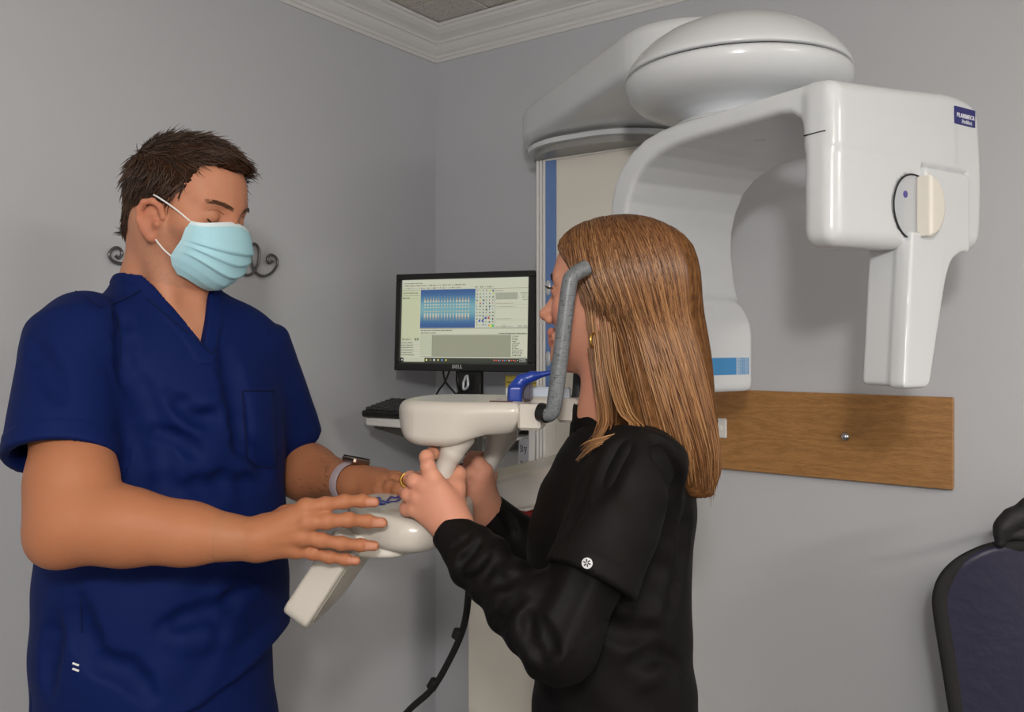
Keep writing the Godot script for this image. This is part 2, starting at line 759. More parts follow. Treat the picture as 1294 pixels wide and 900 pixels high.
func troffer(t: float, g: float, power: float, label: String) -> void:
	var p := rm(t, CEIL, g)
	var o := thing("ceiling_light", label, "ceiling light", p, "ceiling lights above the frame")
	var bs := ROOM.basis
	var glow := mat(Color(1, 1, 1), 0.5)
	glow.emission_enabled = true
	glow.emission = Color(1.0, 0.96, 0.9)
	glow.emission_energy_multiplier = 2.0
	put("diffuser", rbox(p + Vector3(0, -0.012, 0), Vector3(0.27, 0.004, 0.56), 0.001, bs), glow, o)
	for sg in [-1, 1]:
		put("frame_rail", rbox(p + bs * Vector3(0.285 * sg, -0.012, 0), Vector3(0.015, 0.012, 0.59), 0.003, bs), M.white_paint, o)
		put("frame_rail", rbox(p + bs * Vector3(0, -0.012, 0.575 * sg), Vector3(0.27, 0.012, 0.015), 0.003, bs), M.white_paint, o)
	var l := AreaLight3D.new()
	l.name = "panel_light"
	l.area_size = Vector2(0.54, 1.12)
	l.light_energy = power
	l.light_color = Color(1.0, 0.97, 0.93)
	l.shadow_enabled = true
	l.transform = Transform3D(bs * Basis(Vector3.RIGHT, -PI / 2), p + Vector3(0, -0.03, 0))
	turned(l)

func materials() -> void:
	M.white_paint = mat(Color8(226, 225, 222), 0.45)
	var w := mat(Color8(198, 200, 205), 0.5)
	w.normal_enabled = true
	w.normal_texture = noise_tex(512, 0.02, true, 2.0, 5)
	w.normal_scale = 0.10
	triplanar(w, 2.2)
	M.wall = w
	M.plastic = mat(Color8(216, 219, 222), 0.2)
	M.aged_plastic = mat(Color8(194, 188, 179), 0.25)
	M.cream = mat(Color8(228, 223, 212), 0.35)
	M.panel_beige = mat(Color8(230, 226, 218), 0.4)
	M.grey_plastic = mat(Color8(150, 149, 146), 0.35)
	M.gap = mat(Color8(26, 26, 28), 0.7)
	M.blue_stripe = mat(Color8(104, 136, 190), 0.35)
	M.blue = mat(Color8(28, 58, 150), 0.3)
	M.silver = mat(Color8(196, 200, 206), 0.3, 0.3)
	M.black = mat(Color8(20, 20, 21), 0.4)
	M.black_matte = mat(Color8(16, 16, 17), 0.75)
	M.dark_metal = mat(Color8(52, 52, 54), 0.35, 0.8)
	M.chrome = mat(Color8(190, 190, 192), 0.2, 0.95)
	M.gold = mat(Color8(212, 170, 84), 0.25, 0.95)
	M.red = mat(Color8(178, 16, 18), 0.4)
	M.paper = mat(Color8(206, 207, 210), 0.8)
	M.yellow = mat(Color8(206, 186, 84), 0.8)

# ------------------------------------------------------------------ the room
func speckle_tile() -> StandardMaterial3D:
	var im := Image.create(512, 512, false, Image.FORMAT_RGB8)
	var r := RandomNumberGenerator.new()
	r.seed = 11
	im.fill(Color8(214, 209, 200))
	for i in 6000:
		var x := r.randi_range(0, 511)
		var y := r.randi_range(0, 511)
		var v := r.randf_range(-0.05, 0.05)
		im.fill_rect(Rect2i(x, y, r.randi_range(1, 6), r.randi_range(1, 6)), Color(0.83 + v, 0.81 + v, 0.77 + v))
	for i in 900:
		var v2 := r.randf_range(0.12, 0.4)
		im.fill_rect(Rect2i(r.randi_range(0, 508), r.randi_range(0, 508), r.randi_range(1, 4), r.randi_range(1, 4)), Color(v2, v2 * 0.95, v2 * 0.9))
	var m := mat(Color(1, 1, 1), 0.95)
	m.albedo_texture = ImageTexture.create_from_image(im)
	return triplanar(m, 2.6)

func room() -> void:
	var bs := ROOM.basis
	var A := 5.6    # along the back wall
	var B := 4.6    # along the left wall
	struct("wall_back", rbox(ROOM * Vector3(A / 2, 1.25, -0.06), Vector3(A / 2 + 0.12, 1.31, 0.06), 0.0, bs), M.wall)
	struct("wall_left", rbox(ROOM * Vector3(-0.06, 1.25, B / 2), Vector3(0.06, 1.31, B / 2), 0.0, bs), M.wall)
	struct("wall_right", rbox(ROOM * Vector3(A + 0.06, 1.25, B / 2), Vector3(0.06, 1.31, B / 2), 0.0, bs), M.wall)
	struct("wall_front", rbox(ROOM * Vector3(A / 2, 1.25, B + 0.06), Vector3(A / 2 + 0.12, 1.31, 0.06), 0.0, bs), M.wall)
	var fm := mat(Color8(196, 186, 170), 0.5)
	fm.albedo_texture = noise_tex(256, 0.03, false, 1, 9)
	triplanar(fm, 1.5)
	struct("floor", rbox(ROOM * Vector3(A / 2, -0.05, B / 2), Vector3(A / 2 + 0.12, 0.05, B / 2 + 0.12), 0.0, bs), fm)
	var ce := struct("ceiling", rbox(ROOM * Vector3(A / 2, CEIL + 0.09, B / 2), Vector3(A / 2 + 0.12, 0.05, B / 2 + 0.12), 0.0, bs), M.black_matte)
	# acoustic tiles laid side by side, with a thin open joint between them
	var sp := speckle_tile()
	var ts := 0.6
	for i in 10:
		for j in 9:
			var x0 := maxf(0.002, -0.32 + i * ts)
			var x1 := minf(A, -0.32 + (i + 1) * ts)
			var z0 := maxf(0.002, -0.38 + j * ts)
			var z1 := minf(B, -0.38 + (j + 1) * ts)
			if x1 - x0 < 0.01 or z1 - z0 < 0.01:
				continue
			put("ceiling_tile", rbox(ROOM * Vector3((x0 + x1) / 2, CEIL + 0.012 + 0.001 * ((i * 7 + j * 3) % 3), (z0 + z1) / 2), Vector3((x1 - x0) / 2 - 0.0018, 0.012, (z1 - z0) / 2 - 0.0018), 0.002, bs), sp, ce)
	# crown moulding: one profile (distance from wall, height), mitred in the corners
	var pr := [Vector2(0, 2.366), Vector2(0.006, 2.366), Vector2(0.009, 2.374), Vector2(0.013, 2.377), Vector2(0.014, 2.384), Vector2(0.022, 2.390), Vector2(0.030, 2.399), Vector2(0.036, 2.410), Vector2(0.041, 2.412), Vector2(0.043, 2.418), Vector2(0.052, 2.424), Vector2(0.064, 2.430), Vector2(0.076, 2.440), Vector2(0.078, 2.447), Vector2(0.084, 2.449), Vector2(0.085, CEIL - 0.003), Vector2(0, CEIL - 0.003)]
	var ends := [[Vector3(0, 0, 0), Vector3(A, 0, 0), Vector3(0, 0, 1)], [Vector3(0, 0, B), Vector3(0, 0, 0), Vector3(1, 0, 0)], [Vector3(A, 0, 0), Vector3(A, 0, B), Vector3(-1, 0, 0)], [Vector3(A, 0, B), Vector3(0, 0, B), Vector3(0, 0, -1)]]
	var base := [Vector2(0, 0.0), Vector2(0.014, 0.0), Vector2(0.014, 0.085), Vector2(0.008, 0.1), Vector2(0, 0.1)]
	var names := ["back", "left", "right", "front"]
	for e in 4:
		for kind in 2:
			var p: Array = pr if kind == 0 else base
			var s := Shape.new()
			var a: Vector3 = ends[e][0]
			var b: Vector3 = ends[e][1]
			var dir := (b - a).normalized()
			var nn: Vector3 = ends[e][2]
			for i in p.size():
				var q0: Vector2 = p[i]
				var q1: Vector2 = p[(i + 1) % p.size()]
				flat_quad(s, ROOM * (a + nn * q0.x + dir * q0.x + Vector3(0, q0.y, 0)), ROOM * (a + nn * q1.x + dir * q1.x + Vector3(0, q1.y, 0)), ROOM * (b + nn * q1.x - dir * q1.x + Vector3(0, q1.y, 0)), ROOM * (b + nn * q0.x - dir * q0.x + Vector3(0, q0.y, 0)))
			if kind == 0:
				struct("trim_%d" % (e + 1), s, M.white_paint)
			else:
				struct("baseboard_" + names[e], s, M.white_paint)

# ------------------------------------------------------------------ the x-ray machine
func rpoly(pts: Array, rad: Array, seg := 5) -> PackedVector2Array:   # polygon with rounded corners
	var o := PackedVector2Array()
	var m := pts.size()
	for i in m:
		var p: Vector2 = pts[i]
		var a: Vector2 = pts[(i + m - 1) % m]
		var b: Vector2 = pts[(i + 1) % m]
		var r: float = rad[i % rad.size()]
		if r <= 0.0:
			o.append(p)
			continue
		var da := (a - p).normalized()
		var db := (b - p).normalized()
		r = minf(r, minf((a - p).length(), (b - p).length()) * 0.5)
		for k in seg + 1:
			var t := float(k) / seg
			var q0 := p + da * r * (1.0 - t)
			var q1 := p + db * r * t
			o.append(q0.lerp(q1, t))
	return o

func hull_circles(c0: Vector2, r0: float, c1: Vector2, r1: float, seg := 20) -> PackedVector2Array:
	var pts := PackedVector2Array()
	for k in seg:
		var a := TAU * k / seg
		pts.append(c0 + Vector2(cos(a), sin(a)) * r0)
		pts.append(c1 + Vector2(cos(a), sin(a)) * r1)
	var h := Geometry2D.convex_hull(pts)
	h.remove_at(h.size() - 1)
	return h

func field_mesh(F: Field, lo: Vector3, hi: Vector3, h: float, x := Transform3D()) -> Shape:
	var s := Shape.new()
	net(F, lo, hi, h, s)
	if x != Transform3D():
		for i in s.v.size():
			s.v[i] = x * s.v[i]
			s.n[i] = x.basis * s.n[i]
	return s

var mach: Node3D

func machine() -> void:
	mach = thing("xray_machine", "large white panoramic dental x-ray machine with a curved rotating arm by the wall", "x-ray machine", rm(0.7, 0, 0.11))
	column()
	rotor()
	c_arm()
	support()

func clear_of_wall(p: PackedVector2Array) -> PackedVector2Array:
	return Geometry2D.intersect_polygons(p, PackedVector2Array([Vector2(-1, 0.004), Vector2(3, 0.004), Vector2(3, 3), Vector2(-1, 3)]))[0]

func column() -> void:
	var bs := ROOM.basis
	# plan in room coordinates: x = t, y = distance; slabs stand along world y
	var plan := Transform3D(Basis(U, N, -Vector3.UP), CORNER)   # local (x, y, z) = (t, distance, -height)
	var s := prism(rpoly([Vector2(0.555, 0.002), Vector2(0.555, 0.205), Vector2(0.575, 0.214), Vector2(0.87, 0.214), Vector2(0.87, 0.002)], [0.0, 0.02, 0.01, 0.03, 0.0]), plan, -1.945, 0.0)
	var col := put("column", s, M.panel_beige, mach)
	put("column_panel", rbox(rm(0.739, 1.02, 0.2145), Vector3(0.128, 0.92, 0.004), 0.002, bs), M.cream, col)
	put("stripe", rbox(rm(0.5915, 1.62, 0.2145), Vector3(0.0165, 0.32, 0.0025), 0.001, bs), M.blue_stripe, col, "pale blue stripe")
	for t in [0.5495, 0.5600, 0.5705]:
		put("edge_strip", rbox(rm(t, 1.02, 0.212), Vector3(0.0042, 0.925, 0.008), 0.003, bs), M.white_paint, col)
	for y in [1.60, 1.41]:
		var F := Field.new()
		F.ell(rm(0.584, y, 0.217), Vector3(0.009, 0.021, 0.005), 0.002, 0, bs)
		put("oval_button", field_mesh(F, rm(0.584, y, 0.217) - Vector3(0.03, 0.03, 0.03), rm(0.584, y, 0.217) + Vector3(0.03, 0.03, 0.03), 0.0015), M.silver, col, "small oval silver button")
	put("column_foot", rbox(rm(0.72, 0.012, 0.27), Vector3(0.2, 0.012, 0.25), 0.006, bs), M.grey_plastic, col)
	put("rim_plate", prism(clear_of_wall(hull_circles(Vector2(0.695, 0.115), 0.204, Vector2(0.76, 0.115), 0.204, 40)), plan, -1.972, -1.960), M.plastic, mach)
	put("neck_collar", prism(clear_of_wall(hull_circles(Vector2(0.695, 0.115), 0.186, Vector2(0.76, 0.115), 0.186, 40)), plan, -1.985, -1.945), M.grey_plastic, mach)
	# shoulder cap reaching from the column to the rotor
	var F2 := Field.new()
	F2.slab(Transform3D(Basis(U, N, -Vector3.UP), rm(0, 2.03, 0)), clear_of_wall(hull_circles(Vector2(0.695, 0.118), 0.216, Vector2(1.10, 0.48), 0.155, 40)), 0.050, 0.026)
	put("shoulder_cap", field_mesh(F2, rm(0.0, 1.9, 0.0) - Vector3(0.1, 0, 0.2), Vector3(0.75, 2.15, -1.3), 0.007), M.plastic, mach)

func rotor() -> void:
	var c := Vector3(0.42, 0, -1.6)
	var x := Transform3D(Basis(), c)
	put("rotor_dome", lathe([Vector2(0.193, 1.951), Vector2(0.203, 1.951), Vector2(0.2045, 1.955), Vector2(0.203, 1.961), Vector2(0.197, 1.971), Vector2(0.185, 1.987), Vector2(0.165, 2.006), Vector2(0.14, 2.023), Vector2(0.11, 2.037), Vector2(0.075, 2.047), Vector2(0.04, 2.052), Vector2(0.0, 2.054)], 96, x), M.plastic, mach)
	put("rotor_gap", lathe([Vector2(0.195, 1.940), Vector2(0.2, 1.9485), Vector2(0.195, 1.953)], 96, x), M.gap, mach)
	put("rotor_bowl", lathe([Vector2(0.0, 1.842), Vector2(0.085, 1.842), Vector2(0.088, 1.862), Vector2(0.096, 1.876), Vector2(0.115, 1.884), Vector2(0.150, 1.890), Vector2(0.178, 1.898), Vector2(0.196, 1.911), Vector2(0.205, 1.927), Vector2(0.207, 1.940), Vector2(0.2045, 1.947), Vector2(0.19, 1.948)], 96, x), M.plastic, mach)

func arm_frame() -> Transform3D:   # local x = L (from the tube head towards the far leg), y = height, z = width of the arm
	return Transform3D(Basis(Vector3(-0.533, 0, -0.846), Vector3.UP, Vector3(0.846, 0, -0.533)), Vector3(0.4727, 0, -1.25))

func c_arm() -> void:
	var x := arm_frame()
	# U-shaped profile (L, height) extruded across the width of the arm
	var prof := PackedVector2Array([Vector2(0.0, 1.75), Vector2(0.0, 1.805), Vector2(0.006, 1.828), Vector2(0.02, 1.843), Vector2(0.042, 1.849), Vector2(0.30, 1.849), Vector2(0.38, 1.847), Vector2(0.425, 1.839), Vector2(0.462, 1.822), Vector2(0.492, 1.798), Vector2(0.515, 1.765), Vector2(0.527, 1.73), Vector2(0.531, 1.69), Vector2(0.531, 1.36),
		Vector2(0.488, 1.36), Vector2(0.488, 1.66), Vector2(0.484, 1.69), Vector2(0.472, 1.727), Vector2(0.45, 1.764), Vector2(0.42, 1.788), Vector2(0.385, 1.803), Vector2(0.34, 1.811), Vector2(0.28, 1.814), Vector2(0.105, 1.815), Vector2(0.083, 1.811), Vector2(0.066, 1.799), Vector2(0.057, 1.78), Vector2(0.055, 1.75)])
	var F := Field.new()
	F.slab(x * Transform3D(Basis(), Vector3(0, 0, 0.18)), prof, 0.18, 0.012, 0.01)
	# width of the arm as seen from the side (height, width): narrow waist in the leg, straight across the top
	var side := PackedVector2Array([Vector2(0.0, 1.30), Vector2(0.0, 1.48), Vector2(0.012, 1.55), Vector2(0.015, 1.62), Vector2(0.004, 1.70), Vector2(-0.004, 1.78), Vector2(-0.004, 1.90), Vector2(0.302, 1.90), Vector2(0.302, 1.80), Vector2(0.304, 1.72), Vector2(0.309, 1.64), Vector2(0.318, 1.58), Vector2(0.332, 1.535), Vector2(0.350, 1.505), Vector2(0.355, 1.48), Vector2(0.355, 1.30)])
	F.slab(x * Transform3D(Basis(Vector3(0, 0, 1), Vector3.UP, Vector3(-1, 0, 0)), Vector3(0.3, 0, 0)), side, 0.4, 0.002, 0.012, 2)
	# thicker foot of the far leg
	F.slab(x * Transform3D(Basis(Vector3(0, 0, 1), Vector3.UP, Vector3(-1, 0, 0)), Vector3(0.507, 0, 0)), rpoly([Vector2(0.0, 1.352), Vector2(0.0, 1.49), Vector2(0.03, 1.545), Vector2(0.315, 1.545), Vector2(0.354, 1.495), Vector2(0.354, 1.352)], [0.015, 0.03, 0.03, 0.03, 0.03, 0.015]), 0.033, 0.012, 0.02)
	# hub under the rotor
	var hub := Vector3(0.42, 0, -1.6)
	F.ell(hub + Vector3(0, 1.853, 0), Vector3(0.115, 0.026, 0.115), 0.03)
	# tube head on the near end
	var H := F
	var face := rpoly([Vector2(-0.006, 1.598), Vector2(-0.006, 1.846), Vector2(0.16, 1.858), Vector2(0.31, 1.872), Vector2(0.384, 1.862), Vector2(0.398, 1.72), Vector2(0.388, 1.612), Vector2(0.20, 1.604)], [0.03, 0.02, 0.2, 0.06, 0.05, 0.2, 0.03, 0.1])
	H.slab(x * Transform3D(Basis(Vector3(0, 0, 1), Vector3.UP, Vector3(-1, 0, 0)), Vector3(0.028, 0, 0)), face, 0.0315, 0.024, 0.012)
	# seat of the sensor paddle cut into the face
	H.box(x * Vector3(-0.008, 1.665, 0.275), Vector3(0.009, 0.075, 0.064), 0.003, 0.003, 1, x.basis)
	var circ := PackedVector2Array()
	for k in 40:
		circ.append(Vector2(cos(TAU * k / 40.0), sin(TAU * k / 40.0)) * 0.0515)
	H.slab(x * Transform3D(Basis(Vector3(0, 0, 1), Vector3.UP, Vector3(-1, 0, 0)), Vector3(-0.008, 1.670, 0.186)), circ, 0.009, 0.001, 0.002, 1)
	put("rotating_arm", field_mesh(F, Vector3(0.12, 1.32, -2.0), Vector3(0.86, 1.95, -1.15), 0.0055), M.plastic, mach)
	var sy := Transform3D(Basis(Vector3(0, 0, 1), Vector3.UP, Vector3(-1, 0, 0)), Vector3.ZERO)
	put("seam", prism(PackedVector2Array([Vector2(-0.0072, 1.768), Vector2(0.05, 1.768), Vector2(0.05, 1.7695), Vector2(-0.0072, 1.7695)]), x * sy, -0.05, -0.012), M.gap, mach)
	# sensor paddle
	var Pd := Field.new()
	var pp := rpoly([Vector2(0.170, 1.63), Vector2(0.150, 1.386), Vector2(0.216, 1.386), Vector2(0.262, 1.56), Vector2(0.278, 1.592), Vector2(0.31, 1.606), Vector2(0.331, 1.606), Vector2(0.331, 1.733), Vector2(0.206, 1.735), Vector2(0.206, 1.63)], [0.0, 0.008, 0.012, 0.05, 0.02, 0.02, 0.006, 0.006, 0.006, 0.0])
	Pd.slab(x * sy * Transform3D(Basis(), Vector3(0, 0, 0.0005)), pp, 0.0125, 0.004, 0.01)
	Pd.slab(x * sy * Transform3D(Basis(), Vector3(0, 0, -0.030)), rpoly([Vector2(0.170, 1.61), Vector2(0.152, 1.387), Vector2(0.216, 1.387), Vector2(0.262, 1.61)], [0.0, 0.01, 0.012, 0.0]), 0.036, 0.008, 0.012)
	put("sensor_paddle", field_mesh(Pd, Vector3(0.52, 1.36, -1.52), Vector3(0.82, 1.76, -1.17), 0.0038), M.plastic, mach)
	put("paddle_shell", prism(PackedVector2Array([Vector2(0.19, 1.395), Vector2(0.228, 1.395), Vector2(0.270, 1.53), Vector2(0.285, 1.61), Vector2(0.20, 1.61)]), x * sy, -0.052, -0.014), M.plastic, mach)
	# dial
	var dial := x * Transform3D(Basis(Vector3(0, 0, 1), Vector3(-1, 0, 0), Vector3(0, -1, 0)), Vector3(0.0, 1.670, 0.186))   # local y points out of the face
	var kn := put("dial", lathe([Vector2(0.0505, -0.004), Vector2(0.0505, 0.0035), Vector2(0.049, 0.005), Vector2(0.0, 0.005)], 64, dial), M.silver, mach)
	put("dial_ring", lathe([Vector2(0.0495, 0.004), Vector2(0.0515, 0.0065), Vector2(0.0525, 0.004)], 64, dial), M.gap, kn)
	var half := PackedVector2Array()
	for k in 25:
		var a := -PI / 2 + PI * k / 24.0
		half.append(Vector2(0.006 + cos(a) * 0.041, sin(a) * 0.0485))
	var Hf := Field.new()
	var hx := x * Transform3D(Basis(Vector3(0, 0, 1), Vector3.UP, Vector3(-1, 0, 0)), Vector3(-0.017, 1.670, 0.186))
	Hf.slab(hx, half, 0.014, 0.006, 0.01)
	put("dial_grip", field_mesh(Hf, hx.origin - Vector3(0.07, 0.07, 0.07), hx.origin + Vector3(0.07, 0.07, 0.07), 0.003), M.cream, kn)
	put("dial_mark", lathe([Vector2(0.0055, 0.004), Vector2(0.0055, 0.0058), Vector2(0.0, 0.0060)], 20, dial * Transform3D(Basis(), Vector3(-0.022, 0, -0.018))), mat(Color8(84, 76, 150), 0.4), kn)
	# name plate and the blue printed label
	var np := x * Transform3D(Basis(Vector3(0, 0, 1), Vector3.UP, Vector3(-1, 0, 0)), Vector3(-0.0042, 1.832, 0.330))
	var pl := put("name_plate", rbox(np.origin, Vector3(0.030, 0.0145, 0.0012), 0.0005, np.basis), mat(Color8(30, 30, 110), 0.35), mach)
	var white := mat(Color8(225, 225, 232), 0.5)
	lettering("lettering", "PLANMECA", 0.0098, 0.001, white, pl, np * Transform3D(Basis(), Vector3(0, 0.0002, 0.0014)))
	lettering("lettering", "ProMax", 0.0080, 0.001, white, pl, np * Transform3D(Basis(), Vector3(0.004, -0.0092, 0.0014)), "Droid Serif", false)
	var lb := x * Transform3D(Basis(Vector3(0, 0, 1), Vector3.UP, Vector3(-1, 0, 0)), Vector3(0.4735, 1.405, 0.28))
	put("blue_label", rbox(lb.origin, Vector3(0.060, 0.018, 0.0008), 0.0, lb.basis), label_mat(), mach, "blue label fading into dots")
	put("sight_slot", rbox(x * Vector3(0.24, 1.8135, 0.11), Vector3(0.010, 0.0012, 0.0025), 0.0, x.basis * Basis(Vector3.UP, 0.5)), M.paper, mach)
	put("seam", rbox(x * Vector3(0.4872, 1.69, 0.155), Vector3(0.0010, 0.0009, 0.148), 0.0, x.basis), M.grey_plastic, mach)

func label_mat() -> StandardMaterial3D:
	var im := Image.create(256, 96, false, Image.FORMAT_RGB8)
	var r := RandomNumberGenerator.new()
	r.seed = 3
	im.fill(Color8(62, 140, 198))
	for cx in range(0, 128, 8):
		for cy in range(0, 96, 8):
			var w := int(round(7.0 - cx / 20.0))
			if w > 0:
				im.fill_rect(Rect2i(cx, cy, w, w), Color8(206, 214, 220))
	var m := mat(Color(1, 1, 1), 0.4)
	m.albedo_texture = ImageTexture.create_from_image(im)
	m.uv1_scale = Vector3(3, 2, 1)
	# printed dots by the label's own axes
	m.uv1_triplanar = true
	m.uv1_scale = Vector3(8.3, 27.7, 8.3)
	m.uv1_offset = Vector3(0.5, 0.5, 0.5)
	return m

var FW := Vector3(-0.97, 0, -0.243)     # the patient's forward
var NR := Vector3(-0.243, 0, 0.97)      # from the patient towards the photographer

func support() -> void:
	var sup := mach
	var bs := Basis(FW, Vector3.UP, FW.cross(Vector3.UP))    # x forward, y up, z
	var zs := 1.0 if bs.z.dot(NR) > 0 else -1.0
	# ---- chin table: a U in plan, open towards the patient
	var o := pos(606, 497, 1.272)
	o.y = 1.374
	var plan := Transform3D(Basis(FW, NR, FW.cross(NR)), o)
	var up_sign := plan.basis.z.y
	var pl := rpoly([Vector2(0.112, -0.05), Vector2(0.112, 0.05), Vector2(0.085, 0.088), Vector2(0.02, 0.098), Vector2(-0.083, 0.086), Vector2(-0.090, 0.040), Vector2(-0.035, 0.034), Vector2(-0.035, -0.034), Vector2(-0.120, -0.040), Vector2(-0.120, -0.084), Vector2(0.02, -0.098), Vector2(0.085, -0.088)], [0.05, 0.05, 0.03, 0.05, 0.012, 0.012, 0.02, 0.02, 0.012, 0.012, 0.05, 0.03])
	var F := Field.new()
	F.slab(plan * Transform3D(Basis(), Vector3(0, 0, -0.032 * up_sign)), pl, 0.032, 0.016, 0.01)
	# hollow the underside towards the patient
	F.box(o + FW * -0.118 + Vector3(0, -0.078, 0), Vector3(0.10, 0.036, 0.14), 0.02, 0.05, 1, Basis(FW.rotated(NR, 0.16), Vector3.UP.rotated(NR, 0.16), NR))
	F.box(o + FW * 0.128 + Vector3(0, -0.078, 0), Vector3(0.06, 0.03, 0.14), 0.004, 0.03, 1, Basis(FW.rotated(NR, -0.75), Vector3.UP.rotated(NR, -0.75), NR))
	var tab := put("chin_table", field_mesh(F, o - Vector3(0.2, 0.09, 0.17), o + Vector3(0.2, 0.03, 0.17), 0.0036), M.aged_plastic, sup)
	put("slot_label", rbox(o + FW * -0.052 + NR * 0.070 + Vector3(0, 0.0004, 0), Vector3(0.0165, 0.0008, 0.002), 0.0, Basis(FW, Vector3.UP, FW.cross(Vector3.UP))), mat(Color8(70, 30, 28), 0.5), tab)
	# end blocks that carry the temple supports
	for sg in [1.0, -1.0]:
		var c: Vector3 = o + NR * (0.062 * sg) + FW * (-0.094 if sg > 0 else -0.125) + Vector3(0, -0.020, 0)
		put("end_block", rbox(c, Vector3(0.016, 0.018, 0.021), 0.004, Basis(FW, Vector3.UP, FW.cross(Vector3.UP))), M.aged_plastic, tab)
	var rubber := mat(Color8(122, 125, 128), 0.4)
	rubber.albedo_texture = scratched()
	triplanar(rubber, 9.0)
	var near: Array = [pos(684, 521, 1.168), pos(691, 523, 1.163), pos(697, 521, 1.160), pos(701, 508, 1.158), pos(706, 470, 1.157), pos(713, 410, 1.156), pos(719, 362, 1.156), pos(723, 350, 1.157), pos(732, 343, 1.160), pos(742, 338, 1.164)]
	var ts := put("temple_support", tube(curve(near, 6), 0.0108, 18), rubber, sup, "worn grey rubber temple bar")
	put("pivot", tube([pos(683, 521, 1.170), pos(692, 523, 1.162)], 0.0132, 18), M.dark_metal, ts)
	var far: Array = [pos(716, 509, 1.365), pos(722, 510, 1.36), pos(728, 507, 1.357), pos(731, 498, 1.355), pos(733, 470, 1.354), pos(738, 420, 1.353), pos(743, 380, 1.352), pos(748, 372, 1.348), pos(756, 366, 1.343)]
	var ts2 := put("temple_support", tube(curve(far, 6), 0.0105, 18), mat(Color8(44, 45, 47), 0.5), sup, "black temple bar behind the chin")
	put("pivot", tube([pos(712, 509, 1.368), pos(722, 510, 1.36)], 0.0128, 18), M.dark_metal, ts2)
	# blue chin hook
	var C := Field.new()
	C.chain([pos(649, 503, 1.27), pos(652, 490, 1.27), pos(659, 481, 1.27), pos(672, 476, 1.27), pos(695, 471, 1.27)], [0.009, 0.0085, 0.008, 0.0065, 0.0035], 0.008)
	C.box(pos(651, 498, 1.27), Vector3(0.010, 0.012, 0.016), 0.003, 0.006)
	put("chin_hook", field_mesh(C, pos(640, 510, 1.27) - Vector3(0.03, 0.02, 0.04), pos(700, 465, 1.27) + Vector3(0.03, 0.02, 0.04), 0.0025), M.blue, sup, "blue plastic chin hook")
	var smoke := mat(Color8(96, 92, 104), 0.3)
	put("bite_holder", rbox(pos(667, 494, 1.285), Vector3(0.006, 0.013, 0.010), 0.002, bs), smoke, sup)
	put("rear_guide", rbox(o + FW * -0.075 + NR * -0.066 + Vector3(0, 0.004, 0), Vector3(0.05, 0.010, 0.010), 0.003, bs), mat(Color8(196, 206, 220), 0.3), sup)
	# ---- grip posts
	var posts := [[pos(577, 553, 1.222), pos(571, 572, 1.217), pos(555, 606, 1.218), pos(533, 652, 1.225)], [pos(634, 548, 1.36), pos(627, 567, 1.36), pos(610, 602, 1.36), pos(590, 646, 1.355)]]
	for q in posts:
		var G := Field.new()
		G.cone(q[0], q[1], 0.026, 0.0175, 0.012)
		G.cone(q[1], q[2], 0.0148, 0.0145, 0.003)
		G.cone(q[2], q[3], 0.0145, 0.0145, 0.01)
		var lo: Vector3 = (q[0] as Vector3).min(q[3]) - Vector3(0.05, 0.05, 0.05)
		var hi: Vector3 = (q[0] as Vector3).max(q[3]) + Vector3(0.05, 0.05, 0.05)
		put("grip_post", field_mesh(G, lo, hi, 0.0035), M.aged_plastic, sup)
	# ---- base shell under the grips
	var S := Field.new()
	var sc := pos(500, 657, 1.262)
	var sp := Transform3D(Basis(FW, NR, FW.cross(NR)), sc)
	var spl := rpoly([Vector2(0.072, -0.07), Vector2(0.064, 0.045), Vector2(0.0, 0.068), Vector2(-0.062, 0.056), Vector2(-0.10, 0.0), Vector2(-0.10, -0.09), Vector2(0.0, -0.10)], [0.03, 0.03, 0.05, 0.03, 0.04, 0.03, 0.03])
	S.slab(sp * Transform3D(Basis(Vector3(1, 0, 0), -0.0), Vector3(0, 0, 0)), spl, 0.029, 0.013, 0.01)
	S.box(sc + Vector3(0, 0.058, 0) + FW * 0.035 + NR * 0.02, Vector3(0.12, 0.03, 0.16), 0.002, 0.016, 1, Basis(FW.rotated(NR, -0.24), Vector3.UP.rotated(NR, -0.24), NR))
	S.ell(pos(518, 674, 1.216), Vector3(0.034, 0.019, 0.024), 0.03, 0, Basis(FW, Vector3.UP, FW.cross(Vector3.UP)))
	var shell := put("base_shell", field_mesh(S, sc - Vector3(0.16, 0.09, 0.16), sc + Vector3(0.16, 0.09, 0.16), 0.0036), M.aged_plastic, sup)
	var S2 := Field.new()
	S2.slab(Transform3D(Basis(FW, NR, FW.cross(NR)), pos(487, 684, 1.245)), rpoly([Vector2(0.05, -0.06), Vector2(0.045, 0.045), Vector2(-0.035, 0.035), Vector2(-0.06, -0.06)], [0.03, 0.03, 0.03, 0.03]), 0.017, 0.010, 0.01)
	put("shell_underside", field_mesh(S2, pos(487, 684, 1.245) - Vector3(0.12, 0.05, 0.12), pos(487, 684, 1.245) + Vector3(0.12, 0.05, 0.12), 0.0036), M.cream, sup)
	# blue printed symbols on the shell's sloping top: a pawn shape and a squiggle
	var idx := S.all()
	var lift := Vector3(0, 0.0004, 0)
	var mk := Shape.new()
	var onto := func(px: float, py: float) -> Vector3:
		var dir := (pos(px, py, 1.0) - EYE).normalized()
		return S.march(EYE, dir, 1.0, idx) + lift
	tube([onto.call(478, 629), onto.call(479, 634), onto.call(480, 638)], [0.004, 0.0045, 0.006], 8, mk, Color.WHITE, 0.25, Vector3.UP)
	tube([onto.call(474, 638), onto.call(486, 637)], 0.0035, 8, mk, Color.WHITE, 0.3, Vector3.UP)
